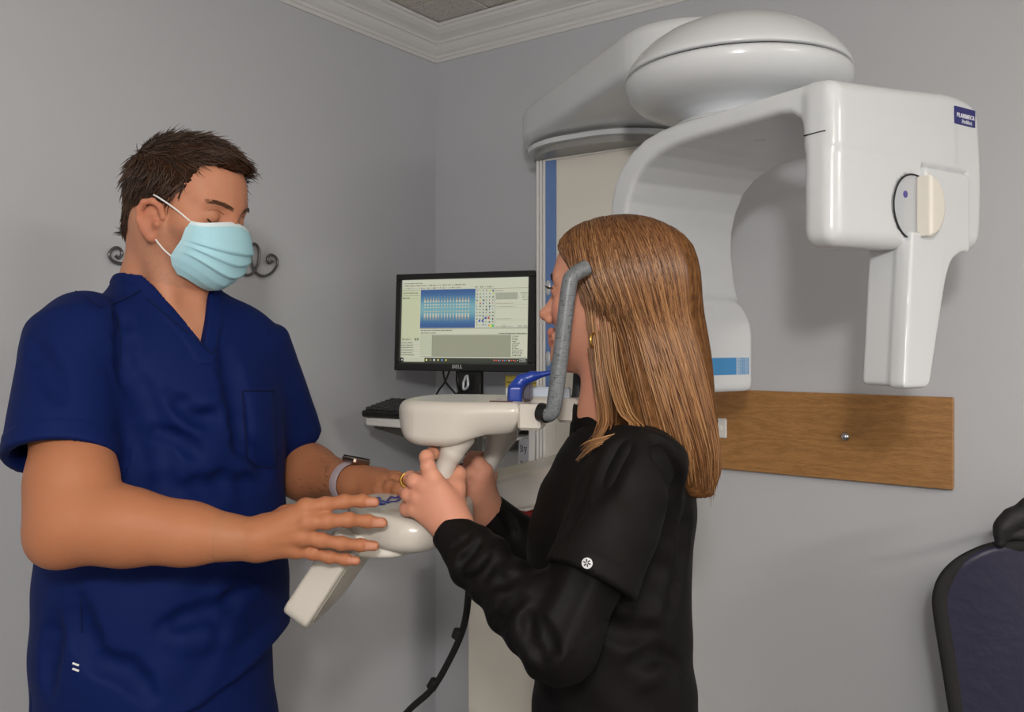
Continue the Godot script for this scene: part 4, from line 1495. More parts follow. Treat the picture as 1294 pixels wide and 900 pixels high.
func apron() -> void:
	# lead apron hung on the back wall, partly out of the frame
	var d := 1.62
	var c := pos(1294, 700, d)
	var bs := Basis(U, Vector3.UP, N)
	var out := []
	for p in [[1216, 930], [1212, 900], [1203, 840], [1195, 785], [1195, 758], [1204, 734], [1222, 714], [1246, 699], [1272, 689], [1300, 683]]:
		out.append(pos(p[0], p[1], d))
	var ap := thing("lead_apron", "navy lead apron with black binding hanging by the wall", "apron", Vector3(c.x + 0.1, 0.2, c.z))
	# outline in the plane facing the photographer, mirrored beyond the frame
	var half := PackedVector2Array()
	var o := pos(1345, 690, d)
	for q in curve(out, 4):
		half.append(Vector2(q.x - o.x, q.y - o.y))
	var poly := PackedVector2Array()
	poly.append(Vector2(half[0].x - 0.02, -0.82))
	poly.append_array(half)
	for i in range(half.size() - 1, -1, -1):
		poly.append(Vector2(-half[i].x, half[i].y))
	poly.append(Vector2(-half[0].x + 0.02, -0.82))
	var F := Field.new()
	var yaw := Basis(Vector3.UP, -0.25)
	var x := Transform3D(yaw, o)
	F.slab(x, poly, 0.016, 0.012, 0.01)
	F.warp = func(p: Vector3) -> float:
		var l := x.affine_inverse() * p
		return 0.004 * sin(l.x * 34.0 + sin(l.y * 6.0)) + 0.003 * sin(l.x * 17.0 - l.y * 8.0)
	F.warp_max = 0.008
	var navy := mat(Color8(38, 37, 62), 0.42)
	navy.normal_enabled = true
	navy.normal_texture = noise_tex(256, 0.02, true, 3.0, 13)
	navy.normal_scale = 0.4
	triplanar(navy, 5.0)
	put("apron_body", field_mesh(F, o + Vector3(-0.30, -0.86, -0.16), o + Vector3(0.30, 0.08, 0.16), 0.008), navy, ap)
	var edge := []
	var full := half.duplicate()
	var inset := Geometry2D.offset_polygon(poly, -0.010)
	for q in inset[0]:
		edge.append(x * Vector3(q.x, q.y, 0.006))
	edge.append(edge[0])
	put("binding", tube(edge, 0.0150, 8, null, Color.WHITE, 0.55, yaw.z), mat(Color8(28, 27, 28), 0.8), ap, "black fabric binding")
	var cf := Field.new()
	var q0 := pos(1262, 688, d + 0.02)
	cf.chain([pos(1264, 686, d), pos(1266, 668, d), pos(1278, 652, d), pos(1300, 638, d), pos(1340, 632, d)], [0.010, 0.012, 0.012, 0.012, 0.012], 0.012)
	cf.chain([pos(1264, 676, d), pos(1300, 676, d), pos(1340, 670, d)], [0.010, 0.010, 0.010], 0.008)
	cf.chain([pos(1272, 662, d), pos(1300, 650, d), pos(1330, 655, d)], [0.016, 0.018, 0.018], 0.012)
	put("collar_strap", field_mesh(cf, q0 + Vector3(-0.05, -0.05, -0.1), q0 + Vector3(0.2, 0.15, 0.1), 0.005), mat(Color8(24, 22, 26), 0.6), ap, "black folded collar strap")
	var hp := o + Vector3(0.02, 0.03, -0.03)
	var wallp := hp - N * (N.dot(hp - CORNER))
	put("wall_peg", tube([wallp, hp + N * 0.06, hp + N * 0.065 + Vector3(0, 0.02, 0)], 0.008, 10), M.dark_metal, ap)

# ------------------------------------------------------------------ people
func lin(r: int, g: int, b: int) -> Color:
	return Color8(r, g, b).srgb_to_linear()

func fit(F: Field) -> Array:   # bounds of the added shapes
	var lo := Vector3(9, 9, 9)
	var hi := Vector3(-9, -9, -9)
	for i in F.ty.size():
		if F.op[i] != 0:
			continue
		var pts := []
		var r := 0.0
		if F.ty[i] == 0:
			pts = [F.pa[i], F.pa[i] + F.pb[i]]
			r = maxf(F.r1[i], F.r2[i])
		elif F.ty[i] == 1:
			pts = [F.inv[i].affine_inverse().origin]
			r = maxf(F.pa[i].x, maxf(F.pa[i].y, F.pa[i].z))
		elif F.ty[i] == 5:
			var x := F.inv[i].affine_inverse()
			var g := F.poly[i]
			for j in range(0, 64, 9):
				var y := lerpf(F.pa[i].x, F.pa[i].y, j / 63.0)
				pts.append(x * Vector3(g[j * 4], y, g[j * 4 + 1]))
				r = maxf(r, maxf(g[j * 4 + 2], g[j * 4 + 3]))
		else:
			continue
		for p in pts:
			lo = lo.min(p - Vector3(r, r, r))
			hi = hi.max(p + Vector3(r, r, r))
	return [lo - Vector3(0.015, 0.015, 0.015), hi + Vector3(0.015, 0.015, 0.015)]

func axis_frame(a: Vector3, b: Vector3, side: Vector3) -> Transform3D:   # y from a to b, z towards side
	var y := (b - a).normalized()
	var z := (side - y * side.dot(y)).normalized()
	return Transform3D(Basis(y.cross(z), y, z), a)

func seen_on(F: Field, px: float, py: float, from := 0.8) -> Vector3:
	return F.march(EYE, (pos(px, py, 1.0) - EYE).normalized(), from, F.all())

func crease(F: Field, pts: Array, r := 0.006, sink := 0.002, k := 0.02, sub := true) -> void:
	# a fold line traced over the cloth as it hangs: a soft groove, or a soft ridge
	var q := []
	var idx := F.all()
	for p in pts:
		var h := F.march(EYE, (pos(p[0], p[1], 1.0) - EYE).normalized(), 0.8, idx)
		if absf(F.ev(h, idx)) > 0.002:
			continue
		var g := F.grad(h, idx)
		q.append(h + g * (r * 0.55 - sink if sub else -(r * 0.8 + sink)))
	if q.size() < 2:
		return
	q = curve(q, 2)
	k *= 0.7
	var m := q.size()
	for i in m - 1:
		var t0 := sin(PI * (0.12 + 0.76 * i / (m - 1.0)))
		var t1 := sin(PI * (0.12 + 0.76 * (i + 1) / (m - 1.0)))
		F.cone(q[i], q[i + 1], r * t0, r * t1, k, 1 if sub else 0)

func finger(F: Field, pts: Array, r0: float, r1: float, k := 0.006) -> void:
	var n := pts.size()
	for i in n - 1:
		var a := lerpf(r0, r1, float(i) / (n - 1))
		var b := lerpf(r0, r1, float(i + 1) / (n - 1))
		F.cone(pts[i], pts[i + 1], a, b, k)
		if i > 0:
			F.ball(pts[i], a * 1.07, 0.004)

func skin_mat() -> StandardMaterial3D:
	var m := vmat(0.55)
	m.metallic_specular = 0.38
	m.subsurf_scatter_enabled = true
	m.subsurf_scatter_strength = 0.10
	m.normal_enabled = true
	m.normal_texture = noise_tex(256, 0.08, true, 2.0, 31)
	m.normal_scale = 0.22
	return triplanar(m, 14.0)

func cloth_mat(c: Color, rough := 0.75) -> StandardMaterial3D:
	var m := mat(c, rough)
	m.normal_enabled = true
	m.normal_texture = noise_tex(512, 0.03, true, 3.0, 41)
	m.normal_scale = 0.25
	m.rim_enabled = true
	m.rim = 0.04
	m.metallic_specular = 0.25
	return triplanar(m, 6.0)

func strands_on(s: Shape, src: Shape, count: int, keep, dir_of, lens: Vector2, rad: float, cols: Array, rg: RandomNumberGenerator, lift := 0.004) -> void:
	s.colored = true
	var made := 0
	var tries := 0
	while made < count and tries < count * 12:
		tries += 1
		var i := rg.randi_range(0, src.ix.size() / 3 - 1) * 3
		var u := rg.randf()
		var w := rg.randf() * (1.0 - u)
		var p := src.v[src.ix[i]] * (1.0 - u - w) + src.v[src.ix[i + 1]] * u + src.v[src.ix[i + 2]] * w
		var n := src.n[src.ix[i]]
		if not keep.call(p, n):
			continue
		var d: Vector3 = dir_of.call(p, n, rg)
		d = (d - n * d.dot(n)).normalized()
		var l := rg.randf_range(lens.x, lens.y)
		var pts := []
		var side := n.cross(d) * rg.randf_range(-0.35, 0.35)
		for k in 4:
			var t := k / 3.0
			pts.append(p + d * l * t + side * l * t * t + n * (lift * sin(t * 2.2) * rg.randf_range(0.5, 1.1) - 0.001 * t))
		var c: Color = (cols[0] as Color).lerp(cols[1], rg.randf())
		tube(pts, [rad, rad, rad * 0.8, rad * 0.2], 3, s, c)
		made += 1

var MAN_AT := Vector3(-0.556, 0, -1.385)

func man() -> void:
	var who := thing("person", "man in navy scrubs and blue face mask steadying the machine's shell with both hands", "person", MAN_AT)
	var fwd := Vector3(0.75, 0, 0.661).normalized()
	var body := Transform3D(Basis(fwd, Vector3.UP, fwd.cross(Vector3.UP)), MAN_AT)
	# head frame: x out of the face, y up, z to his right
	var yaw := deg_to_rad(72.0)
	var pit := deg_to_rad(18.0)
	var hf := Vector3(sin(yaw) * cos(pit), -sin(pit), cos(yaw) * cos(pit))
	var hz := Vector3(-cos(yaw), 0, sin(yaw))
	var H := Transform3D(Basis(hf, hz.cross(hf), hz), pos(236, 254, 1.38))
	var hinv := H.affine_inverse()
	# ---------------- skin
	var sk := Field.new()       # body and arms
	var rows_in := [[0.97, 0.0, 0.0, 0.09, 0.13], [1.05, 0.0, 0.0, 0.09, 0.13], [1.25, 0.0, 0.0, 0.092, 0.135], [1.36, 0.002, 0.0, 0.095, 0.14], [1.44, 0.0, 0.0, 0.085, 0.13], [1.49, -0.005, 0.0, 0.06, 0.09], [1.53, -0.012, 0.0, 0.045, 0.05]]
	sk.loft(body, rows_in, 0.03)
	var neck0 := body * Vector3(-0.012, 1.50, 0.0)
	var neck1 := H * Vector3(-0.022, -0.055, 0.0)
	var rs := pos(92, 438, 1.25)
	var re := pos(90, 662, 1.125)
	var rw := pos(322, 682, 1.150)
	sk.chain([rs, rs.lerp(re, 0.45), re], [0.036, 0.050, 0.049], 0.03)
	sk.ell(rs.lerp(re, 0.80) + Vector3(0.002, 0, 0.0), Vector3(0.055, 0.06, 0.055), 0.03)
	sk.chain([re, re.lerp(rw, 0.30), re.lerp(rw, 0.62), rw], [0.046, 0.0445, 0.037, 0.0275], 0.03)
	sk.ell(re.lerp(rw, 0.24) + Vector3(0, 0.012, 0.012), Vector3(0.072, 0.036, 0.034), 0.03, 0, axis_frame(rw, re, Vector3(0, 0, 1)).basis * Basis(Vector3(0, 0, 1), PI / 2))   # bulk of the forearm
	sk.ball(re + Vector3(-0.018, -0.022, 0.008), 0.030, 0.025)   # point of the elbow
	var ls := pos(325, 446, 1.49)
	var le := pos(360, 590, 1.60)
	var lw := pos(449, 612, 1.435)
	sk.chain([ls, ls.lerp(le, 0.5), le], [0.020, 0.046, 0.046], 0.03)
	sk.chain([le, le.lerp(lw, 0.35), lw], [0.048, 0.047, 0.029], 0.03)
	# head and neck
	var hd := Field.new()
	hd.ell(H * Vector3(-0.010, 0.021, 0), Vector3(0.090, 0.076, 0.072), 0.02, 0, H.basis)
	hd.ell(H * Vector3(0.030, 0.026, 0), Vector3(0.060, 0.058, 0.061), 0.03, 0, H.basis)
	hd.ell(H * Vector3(0.030, -0.044, 0), Vector3(0.060, 0.076, 0.058), 0.03, 0, H.basis)
	for sg in [-1.0, 1.0]:
		hd.cone(H * Vector3(-0.004, -0.052, 0.052 * sg), H * Vector3(0.060, -0.100, 0.018 * sg), 0.017, 0.016, 0.03)
		hd.ball(H * Vector3(0.055, -0.028, 0.043 * sg), 0.022, 0.03)
		hd.cone(H * Vector3(0.085, 0.013, 0.012 * sg), H * Vector3(0.068, 0.014, 0.046 * sg), 0.0095, 0.008, 0.018)
		hd.ball(H * Vector3(0.100, -0.009, 0.033 * sg), 0.0165, 0.014, 1)
		hd.ell(H * Vector3(0.073, -0.009, 0.031 * sg), Vector3(0.0155, 0.0135, 0.0165), 0.004, 0, H.basis)
		# ear: plate, rim, lobe, hollow
		var E := H * Transform3D(Basis(Vector3(0, 0, 1), 0.22), Vector3(0.016, -0.018, 0))
		hd.ell(E * Vector3(-0.012, -0.022, 0.071 * sg), Vector3(0.017, 0.029, 0.010), 0.010, 0, E.basis * Basis(Vector3.UP, 0.35 * sg))
		var rim := []
		for q in [[0.006, -0.014, 0.072], [0.004, 0.001, 0.077], [-0.008, 0.009, 0.081], [-0.021, 0.006, 0.084], [-0.029, -0.006, 0.085], [-0.029, -0.022, 0.083], [-0.022, -0.036, 0.079], [-0.012, -0.047, 0.074]]:
			rim.append(E * Vector3(q[0], q[1], q[2] * sg))
		hd.ball(E * Vector3(-0.008, -0.022, 0.089 * sg), 0.012, 0.006, 1)
		hd.cone(E * Vector3(-0.012, -0.002, 0.087 * sg), E * Vector3(-0.022, -0.018, 0.090 * sg), 0.006, 0.005, 0.005, 1)
		hd.chain(rim, [0.0045, 0.0045, 0.0045, 0.0045, 0.0045, 0.0045, 0.005, 0.007], 0.004)
		hd.ball(E * Vector3(-0.001, -0.026, 0.076 * sg), 0.0055, 0.005)
	hd.cone(H * Vector3(0.089, 0.002, 0), H * Vector3(0.100, -0.040, 0), 0.008, 0.0115, 0.014)
	hd.ball(H * Vector3(0.070, -0.102, 0), 0.019, 0.02)
	hd.cone(neck1, neck0, 0.055, 0.058, 0.035)
	hd.cone(H * Vector3(-0.030, -0.045, 0.040), body * Vector3(0.062, 1.475, 0.022), 0.017, 0.012, 0.022)
	hd.cone(H * Vector3(-0.030, -0.045, -0.040), body * Vector3(0.062, 1.475, -0.022), 0.017, 0.012, 0.022)
	hd.cone(H * Vector3(-0.046, -0.03, 0), body * Vector3(-0.045, 1.50, 0.0), 0.038, 0.048, 0.03)
	for sg in [-1.0, 1.0]:
		hd.cone(body * Vector3(-0.03, 1.545, 0.02 * sg), body * Vector3(-0.02, 1.475, 0.10 * sg), 0.042, 0.026, 0.03)
	hd.loft(body, [[1.39, 0.002, 0.0, 0.094, 0.10], [1.44, 0.004, 0.0, 0.097, 0.11], [1.49, -0.003, 0.0, 0.078, 0.10], [1.53, -0.012, 0.0, 0.055, 0.070]], 0.02)
	# hands
	var ha := Field.new()
	ha.cone(re.lerp(rw, 0.8), rw, 0.034, 0.0275, 0.02)
	var m1 := [pos(386, 641, 1.144), pos(388, 660, 1.137), pos(382, 679, 1.138), pos(374, 695, 1.145)]
	var wr := [pos(330, 672, 1.150), pos(328, 678, 1.146), pos(327, 685, 1.147), pos(327, 692, 1.152)]
	for i in 4:
		ha.cone(wr[i], m1[i], 0.0170, 0.0105, 0.014)
		ha.ball(m1[i], 0.0108, 0.006)
		ha.cone(rw.lerp(m1[i], 0.35) + Vector3(0, 0, 0.012), m1[i] + Vector3(0, 0, 0.007), 0.0020, 0.0028, 0.008)   # tendons
	ha.cone(wr[1], pos(374, 664, 1.156), 0.018, 0.014, 0.016)
	finger(ha, [m1[0], pos(411, 638, 1.150), pos(435, 634, 1.163), pos(457, 633, 1.172), pos(473, 635, 1.178)], 0.0102, 0.0070)
	finger(ha, [m1[1], pos(413, 659, 1.141), pos(440, 657, 1.152), pos(465, 659, 1.165), pos(483, 661, 1.172)], 0.0104, 0.0072)
	finger(ha, [m1[2], pos(406, 683, 1.143), pos(431, 687, 1.153), pos(456, 689, 1.164), pos(473, 690, 1.170)], 0.0098, 0.0069)
	finger(ha, [m1[3], pos(396, 699, 1.149), pos(416, 704, 1.156), pos(436, 707, 1.163), pos(450, 709, 1.168)], 0.0088, 0.0062)
	finger(ha, [pos(338, 664, 1.16), pos(362, 652, 1.178), pos(390, 642, 1.192), pos(415, 640, 1.197)], 0.0145, 0.0085, 0.012)
	var hb := Field.new()
	hb.cone(le.lerp(lw, 0.75), lw, 0.036, 0.029, 0.02)
	var m2 := [pos(481, 617, 1.375), pos(484, 609, 1.392), pos(485, 605, 1.41), pos(484, 603, 1.428)]
	for i in 4:
		hb.cone(lw + Vector3(0, 0.0, -0.005 + 0.006 * (1 - i)), m2[i], 0.021, 0.013, 0.018)
	finger(hb, [m2[0], pos(494, 616, 1.362), pos(504, 618, 1.350), pos(510, 622, 1.343)], 0.0112, 0.0085)
	finger(hb, [m2[1], pos(500, 608, 1.378), pos(512, 613, 1.366), pos(519, 621, 1.36)], 0.0112, 0.0085)
	finger(hb, [m2[2], pos(501, 604, 1.40), pos(513, 610, 1.39), pos(520, 619, 1.384)], 0.0108, 0.008)
	finger(hb, [m2[3], pos(498, 603, 1.42), pos(509, 609, 1.412), pos(515, 617, 1.407)], 0.0097, 0.0072)
	finger(hb, [pos(456, 620, 1.42), pos(468, 625, 1.392), pos(482, 629, 1.370), pos(494, 631, 1.358)], 0.0145, 0.0088, 0.012)
	var fn := FastNoiseLite.new()
	fn.seed = 5
	fn.frequency = 9.0
	fn.fractal_octaves = 3
	var base := lin(190, 134, 104)
	var tan := lin(166, 106, 72)
	var rosy := lin(188, 112, 88)
	var stub := lin(150, 112, 92)
	var dark := lin(42, 28, 22)
	var tips := [pos(473, 635, 1.17), pos(482, 661, 1.165), pos(472, 690, 1.162), pos(450, 708, 1.16)]
	var skin_col := func(p: Vector3, n: Vector3) -> Color:
		var c := base.lerp(rosy, clampf(0.25 + 0.5 * fn.get_noise_3dv(p) + 0.35 * fn.get_noise_3dv(p * 5.0), 0.0, 1.0) * 0.6)
		var l := hinv * p
		if l.length() > 0.22 and p.y < 1.36:
			c = c.lerp(tan, 0.8)
		if l.length() < 0.16:
			# stubble on jaw and neck, brows, lashes, red of the ear
			if l.y < -0.03 and l.x > -0.01 and l.y > -0.13:
				var f := smoothstep(-0.03, -0.05, l.y) * smoothstep(-0.012, 0.012, l.x)
				c = c.lerp(stub, f * (0.4 + 0.3 * fn.get_noise_3dv(p * 12.0)))
			var az := absf(l.z)
			if az > 0.071 and l.x < 0.025 and l.x > -0.03 and absf(l.y + 0.036) < 0.035:
				c = c.lerp(rosy, 0.45)
		for i in 4:
			var v: Vector3 = p - tips[i]
			if absf(v.x + 0.003) < 0.0075 and absf(v.y) < 0.0052 and absf(v.z) < 0.03 and n.z > 0.5:
				c = c.lerp(lin(206, 150, 130), 0.5)
		return c
	var out := Shape.new()
	var bd := fit(sk)
	net(sk, bd[0], bd[1], 0.0095, out, skin_col)
	var hb0 := fit(hd)
	net(hd, Vector3(hb0[0].x, 1.38, hb0[0].z), hb0[1], 0.0036, out, skin_col)
	var b1 := fit(ha)
	net(ha, b1[0], b1[1], 0.0030, out, skin_col)
	var b2 := fit(hb)
	net(hb, b2[0], b2[1], 0.0032, out, skin_col)
	var skin := put("body", out, skin_mat(), who)
	# hair on the forearms
	var rg := RandomNumberGenerator.new()
	rg.seed = 41
	var fur := Shape.new()
	var la := (lw - le).normalized()
	var ra2 := (rw - re).normalized()
	strands_on(fur, out, 750, func(p: Vector3, n: Vector3) -> bool:
		var t := (p - le).dot(la)
		return t > 0.0 and t < 0.21 and (p - le - la * t).length() < 0.06 and n.y + n.z > 0.0,
		func(p: Vector3, n: Vector3, r: RandomNumberGenerator) -> Vector3: return la + Vector3(r.randf_range(-0.5, 0.5), r.randf_range(-0.7, 0.2), r.randf_range(-0.4, 0.4)),
		Vector2(0.006, 0.014), 0.0003, [lin(70, 45, 31), lin(110, 74, 52)], rg, 0.0008)
	put("arm_hair", fur, vmat(0.6), skin).set_meta("kind", "stuff")
	# ---------------- hair
	man_hair(who, H, hd)
	man_mask(who, H, hd)
	# ---------------- scrub top
	var sh := Field.new()
	var rh := pos(76, 579, 1.165)
	var ra := rs + (rs - re).normalized() * 0.0
	var sl := axis_frame(ra, rh, Vector3(0, 0, 1))
	var L := (rh - ra).length()
	sh.ball(pos(108, 425, 1.275), 0.068, 0.05)
	sh.loft(sl, [[-0.02, 0.0, 0.0, 0.060, 0.055], [0.02, 0.0, 0.0, 0.067, 0.066], [L * 0.5, 0.0, 0.0, 0.070, 0.070], [L, 0.0, 0.0, 0.0725, 0.070]], 0.045, 0, 0.003)
	var lh := pos(364, 556, 1.575)
	var sl2 := axis_frame(ls, lh, Vector3(0, 0, 1))
	var L2 := (lh - ls).length()
	sh.loft(sl2, [[-0.02, 0.0, 0.0, 0.055, 0.055], [0.03, 0.0, 0.0, 0.062, 0.062], [L2, 0.0, 0.0, 0.064, 0.064]], 0.04, 0, 0.003)
	sh.cone(rh + sl.basis.y * 0.01, rh - sl.basis.y * 0.030, 0.0615, 0.058, 0.002, 1)
	sh.cone(lh + sl2.basis.y * 0.01, lh - sl2.basis.y * 0.025, 0.053, 0.050, 0.002, 1)
	sh.loft(body, [[0.872, 0.0, 0.0, 0.152, 0.200], [0.90, 0.0, 0.0, 0.153, 0.203], [1.0, 0.0, 0.0, 0.152, 0.205], [1.10, 0.0, 0.0, 0.148, 0.200], [1.22, 0.004, 0.0, 0.142, 0.194], [1.33, 0.006, 0.0, 0.138, 0.192], [1.41, 0.002, 0.0, 0.124, 0.186], [1.46, 0.0, 0.0, 0.105, 0.168], [1.50, -0.006, 0.0, 0.086, 0.128], [1.535, -0.012, 0.0, 0.070, 0.094], [1.565, -0.016, 0.0, 0.062, 0.074]], 0.03, 0, 0.004)
	sh.ball(pos(306, 424, 1.46), 0.045, 0.07)
	# long soft folds first, then the creases
	crease(sh, [[168, 470], [190, 520], [205, 575], [208, 640]], 0.012, 0.001, 0.035)
	crease(sh, [[150, 385], [158, 430], [156, 480]], 0.008, 0.003, 0.025)
	crease(sh, [[215, 500], [250, 525], [270, 528]], 0.010, 0.004, 0.025)
	crease(sh, [[200, 545], [235, 560], [250, 575]], 0.009, 0.004, 0.022)
	crease(sh, [[238, 515], [262, 507], [282, 505]], 0.006, 0.003, 0.02, false)
	crease(sh, [[230, 620], [280, 610], [330, 612]], 0.010, 0.003, 0.03)
	crease(sh, [[300, 560], [325, 575], [340, 600]], 0.010, 0.003, 0.03)
	crease(sh, [[100, 760], [105, 800], [118, 820]], 0.012, 0.004, 0.03)
	crease(sh, [[210, 790], [260, 775], [320, 745]], 0.010, 0.003, 0.03)
	crease(sh, [[215, 812], [260, 810], [310, 800]], 0.010, 0.003, 0.03, false)
	crease(sh, [[110, 835], [160, 850], [190, 880]], 0.012, 0.005, 0.03)
	crease(sh, [[70, 780], [62, 830], [60, 870]], 0.010, 0.003, 0.03)
	crease(sh, [[40, 430], [60, 470], [75, 500]], 0.010, 0.000, 0.03)
	crease(sh, [[285, 450], [300, 500], [302, 560]], 0.012, 0.003, 0.035)
	# openings: V neck, sleeves
	var vx := Transform3D(Basis(body.basis.z, Vector3.UP, -body.basis.x), body * Vector3(0.13, 0, 0))
	sh.slab(vx, PackedVector2Array([Vector2(0.0, 1.446), Vector2(0.078, 1.60), Vector2(-0.078, 1.60)]), 0.15, 0.001, 0.004, 1)
	sh.cone(body * Vector3(-0.012, 1.50, 0), body * Vector3(-0.02, 1.66, 0), 0.066, 0.085, 0.006, 1)
	# curved shirt tail and side slit
	var tail := PackedVector2Array()
	for q in [[196, 893], [230, 889], [262, 880], [292, 865], [318, 846], [337, 826], [352, 800], [420, 800], [420, 980], [196, 980]]:
		var w := pos(q[0], q[1], 1.30)
		tail.append(Vector2(w.x, w.y))
	sh.slab(Transform3D(Basis(), Vector3(0, 0, -1.30)), tail, 0.30, 0.001, 0.006, 1)
	sh.slab(Transform3D(Basis(body.basis.x, Vector3.UP, body.basis.z), body * Vector3(0.0, 0, 0.2)), PackedVector2Array([Vector2(-0.030, 0.85), Vector2(-0.014, 0.85), Vector2(-0.016, 0.945)]), 0.07, 0.001, 0.006, 1)
	var binv := body.affine_inverse()
	var slv := sl.affine_inverse()
	sh.warp = func(p: Vector3) -> float:
		var l := binv * p
		var a := 0.0
		# collar band standing proud around the V
		var t := clampf((l.y - 1.446) / 0.154, 0.0, 1.0)
		if l.x > -0.06 and l.y > 1.40:
			var e := absf(l.z) - 0.078 * t * (1.0 if l.y > 1.446 else 0.0)
			if l.y < 1.446:
				e = Vector2(l.z, l.y - 1.446).length()
			a += 0.0030 * (1.0 - smoothstep(0.022, 0.0245, e))
		# hems
		a += 0.0012 * (1.0 - smoothstep(0.890, 0.893, l.y))
		var q := slv * p
		if q.y > L - 0.025 and Vector2(q.x, q.z).length() < 0.09:
			a += 0.0012
		return a + 0.0012 * sin(l.y * 60.0 + l.z * 40.0 + 3.0 * sin(l.z * 21.0)) * smoothstep(1.40, 1.2, l.y)
	sh.warp_max = 0.005
	var navy := cloth_mat(Color8(8, 26, 78), 0.7)
	var top := Shape.new()
	var tb := fit(sh)
	net(sh, tb[0], tb[1], 0.0051, top)
	var scrub := put("scrub_top", top, navy, who)
	# chest pocket and seams lie on the cloth
	var seam_mat := cloth_mat(Color8(16, 26, 62), 0.8)
	var lay := func(px: float, py: float) -> Vector3:
		return seen_on(sh, px, py) + Vector3(0, 0, 0.0006)
	for ln in [[[96, 368], [112, 378], [128, 388], [142, 384], [160, 377], [178, 366]], [[148, 396], [152, 430], [150, 470]], [[104, 800], [103, 770], [104, 735]], [[186, 377], [215, 402], [250, 430], [268, 446], [274, 436], [277, 415]]]:
		var pp := []
		for q in ln:
			pp.append(lay.call(q[0], q[1]))
		put("seam", tube(curve(pp, 4), 0.0011, 6), seam_mat, scrub)
	var pk := Shape.new()
	var gx := 10
	var gy := 12
	for j in gy + 1:
		for i in gx + 1:
			var u := i / float(gx)
			var v := j / float(gy)
			var px := lerpf(lerpf(307, 313, v), lerpf(346, 349, v), u)
			var py := lerpf(494, 590 - 10.0 * maxf(0.0, 0.35 - u) / 0.35, v)
			var h := seen_on(sh, px, py)
			var edge := 0.0 if (i == 0 or j == 0 or i == gx or j == gy) else 1.0
			pk.v.append(h + sh.grad(h, sh.all()) * (0.0038 * edge + 0.0004))
			pk.n.append(Vector3.ZERO)
	for j in gy:
		for i in gx:
			var a := j * (gx + 1) + i
			pk.quad(a, a + 1, a + gx + 2, a + gx + 1)
	recalc(pk)
	var pocket := put("chest_pocket", pk, navy, scrub)
	for ln in [[0, 1], [1, 0], [2, 0], [3, 1]]:      # stitched top edge, sides and lower edge
		var row := []
		for i in (gx + 1 if ln[1] == 1 else gy + 1):
			var at: int = i if ln[0] == 0 else (gy * (gx + 1) + i if ln[0] == 3 else (i * (gx + 1) if ln[0] == 1 else i * (gx + 1) + gx))
			row.append(pk.v[at] + pk.n[at] * 0.0008)
		put("seam", tube(row, 0.0012, 6), seam_mat, pocket)
	var st := Shape.new()
	tube([lay.call(92, 838), lay.call(100, 841)], 0.0016, 6, st)
	tube([lay.call(92, 845), lay.call(100, 848)], 0.0016, 6, st)
	put("slit_stitch", st, M.white_paint, scrub, "two white bar tacks at the side slit")
	# ---------------- trousers and shoes
	legs(who, body, navy, 0.99, 0.132, 0.176, M.black)
	# ---------------- watch
	var wa := (lw - le).normalized()
	var wc := le.lerp(lw, 0.93)
	var band := Shape.new()
	var wup := (Vector3(0.1, 1, -0.25) - wa * wa.dot(Vector3(0.1, 1, -0.25))).normalized()
	var wsd := wa.cross(wup)
	for i in 49:
		var a := TAU * i / 48.0
		for j in 4:
			var w: float = [-0.009, 0.009, 0.009, -0.009][j]
			var rr: float = [0.0352, 0.0352, 0.0325, 0.0325][j]
			band.v.append(wc + wa * w + (wup * cos(a) + wsd * sin(a)) * rr)
			band.n.append((wup * cos(a) + wsd * sin(a)) * (1.0 if j < 2 else -1.0))
	for i in 48:
		for j in 4:
			band.quad(i * 4 + j, i * 4 + (j + 1) % 4, (i + 1) * 4 + (j + 1) % 4, (i + 1) * 4 + j)
	recalc(band)
	var wt := Node3D.new()
	wt.name = "wristwatch"
	who.add_child(wt)
	put("band", band, cloth_mat(Color8(176, 160, 166), 0.8), wt)
	var cse := wc + wup * 0.0385
	var wb := Basis(wa, wup, wa.cross(wup))
	put("case", rbox(cse + wa * 0.004, Vector3(0.020, 0.0055, 0.017), 0.003, wb), mat(Color8(170, 150, 136), 0.25, 0.9), wt)
	put("glass", rbox(cse + wa * 0.004 + wup * 0.0058, Vector3(0.018, 0.0008, 0.015), 0.0, wb), M.black, wt)

func legs(who: Node3D, body: Transform3D, m: Material, top: float, rx: float, rz: float, shoe: Material) -> void:
	var F := Field.new()
	F.loft(body, [[0.72, 0.0, 0.0, rx * 0.95, rz * 0.98], [0.82, 0.0, 0.0, rx, rz], [top, 0.0, 0.0, rx * 0.97, rz * 0.97]], 0.04)
	for sg in [-1.0, 1.0]:
		F.chain([body * Vector3(0, 0.80, rz * 0.48 * sg), body * Vector3(0.01, 0.46, rz * 0.52 * sg), body * Vector3(-0.01, 0.10, rz * 0.52 * sg)], [rx * 0.72, rx * 0.56, rx * 0.52], 0.03)
	F.box(body.origin + Vector3(0, -0.05, 0), Vector3(1, 0.09, 1), 0.0, 0.004, 1)
	var b := fit(F)
	put("trousers", field_mesh(F, b[0], b[1], 0.012), m, who)
	for sg in [-1.0, 1.0]:
		var S := Field.new()
		S.cone(body * Vector3(-0.05, 0.045, rz * 0.52 * sg), body * Vector3(0.13, 0.036, rz * 0.56 * sg), 0.042, 0.036, 0.02)
		S.cone(body * Vector3(-0.02, 0.06, rz * 0.52 * sg), body * Vector3(-0.02, 0.09, rz * 0.52 * sg), 0.042, 0.04, 0.02)
		S.box(body.origin + Vector3(0, -0.1, 0), Vector3(1, 0.1002, 1), 0.0, 0.004, 1)
		var b2 := fit(S)
		put("shoe", field_mesh(S, b2[0], b2[1], 0.010), shoe, who)

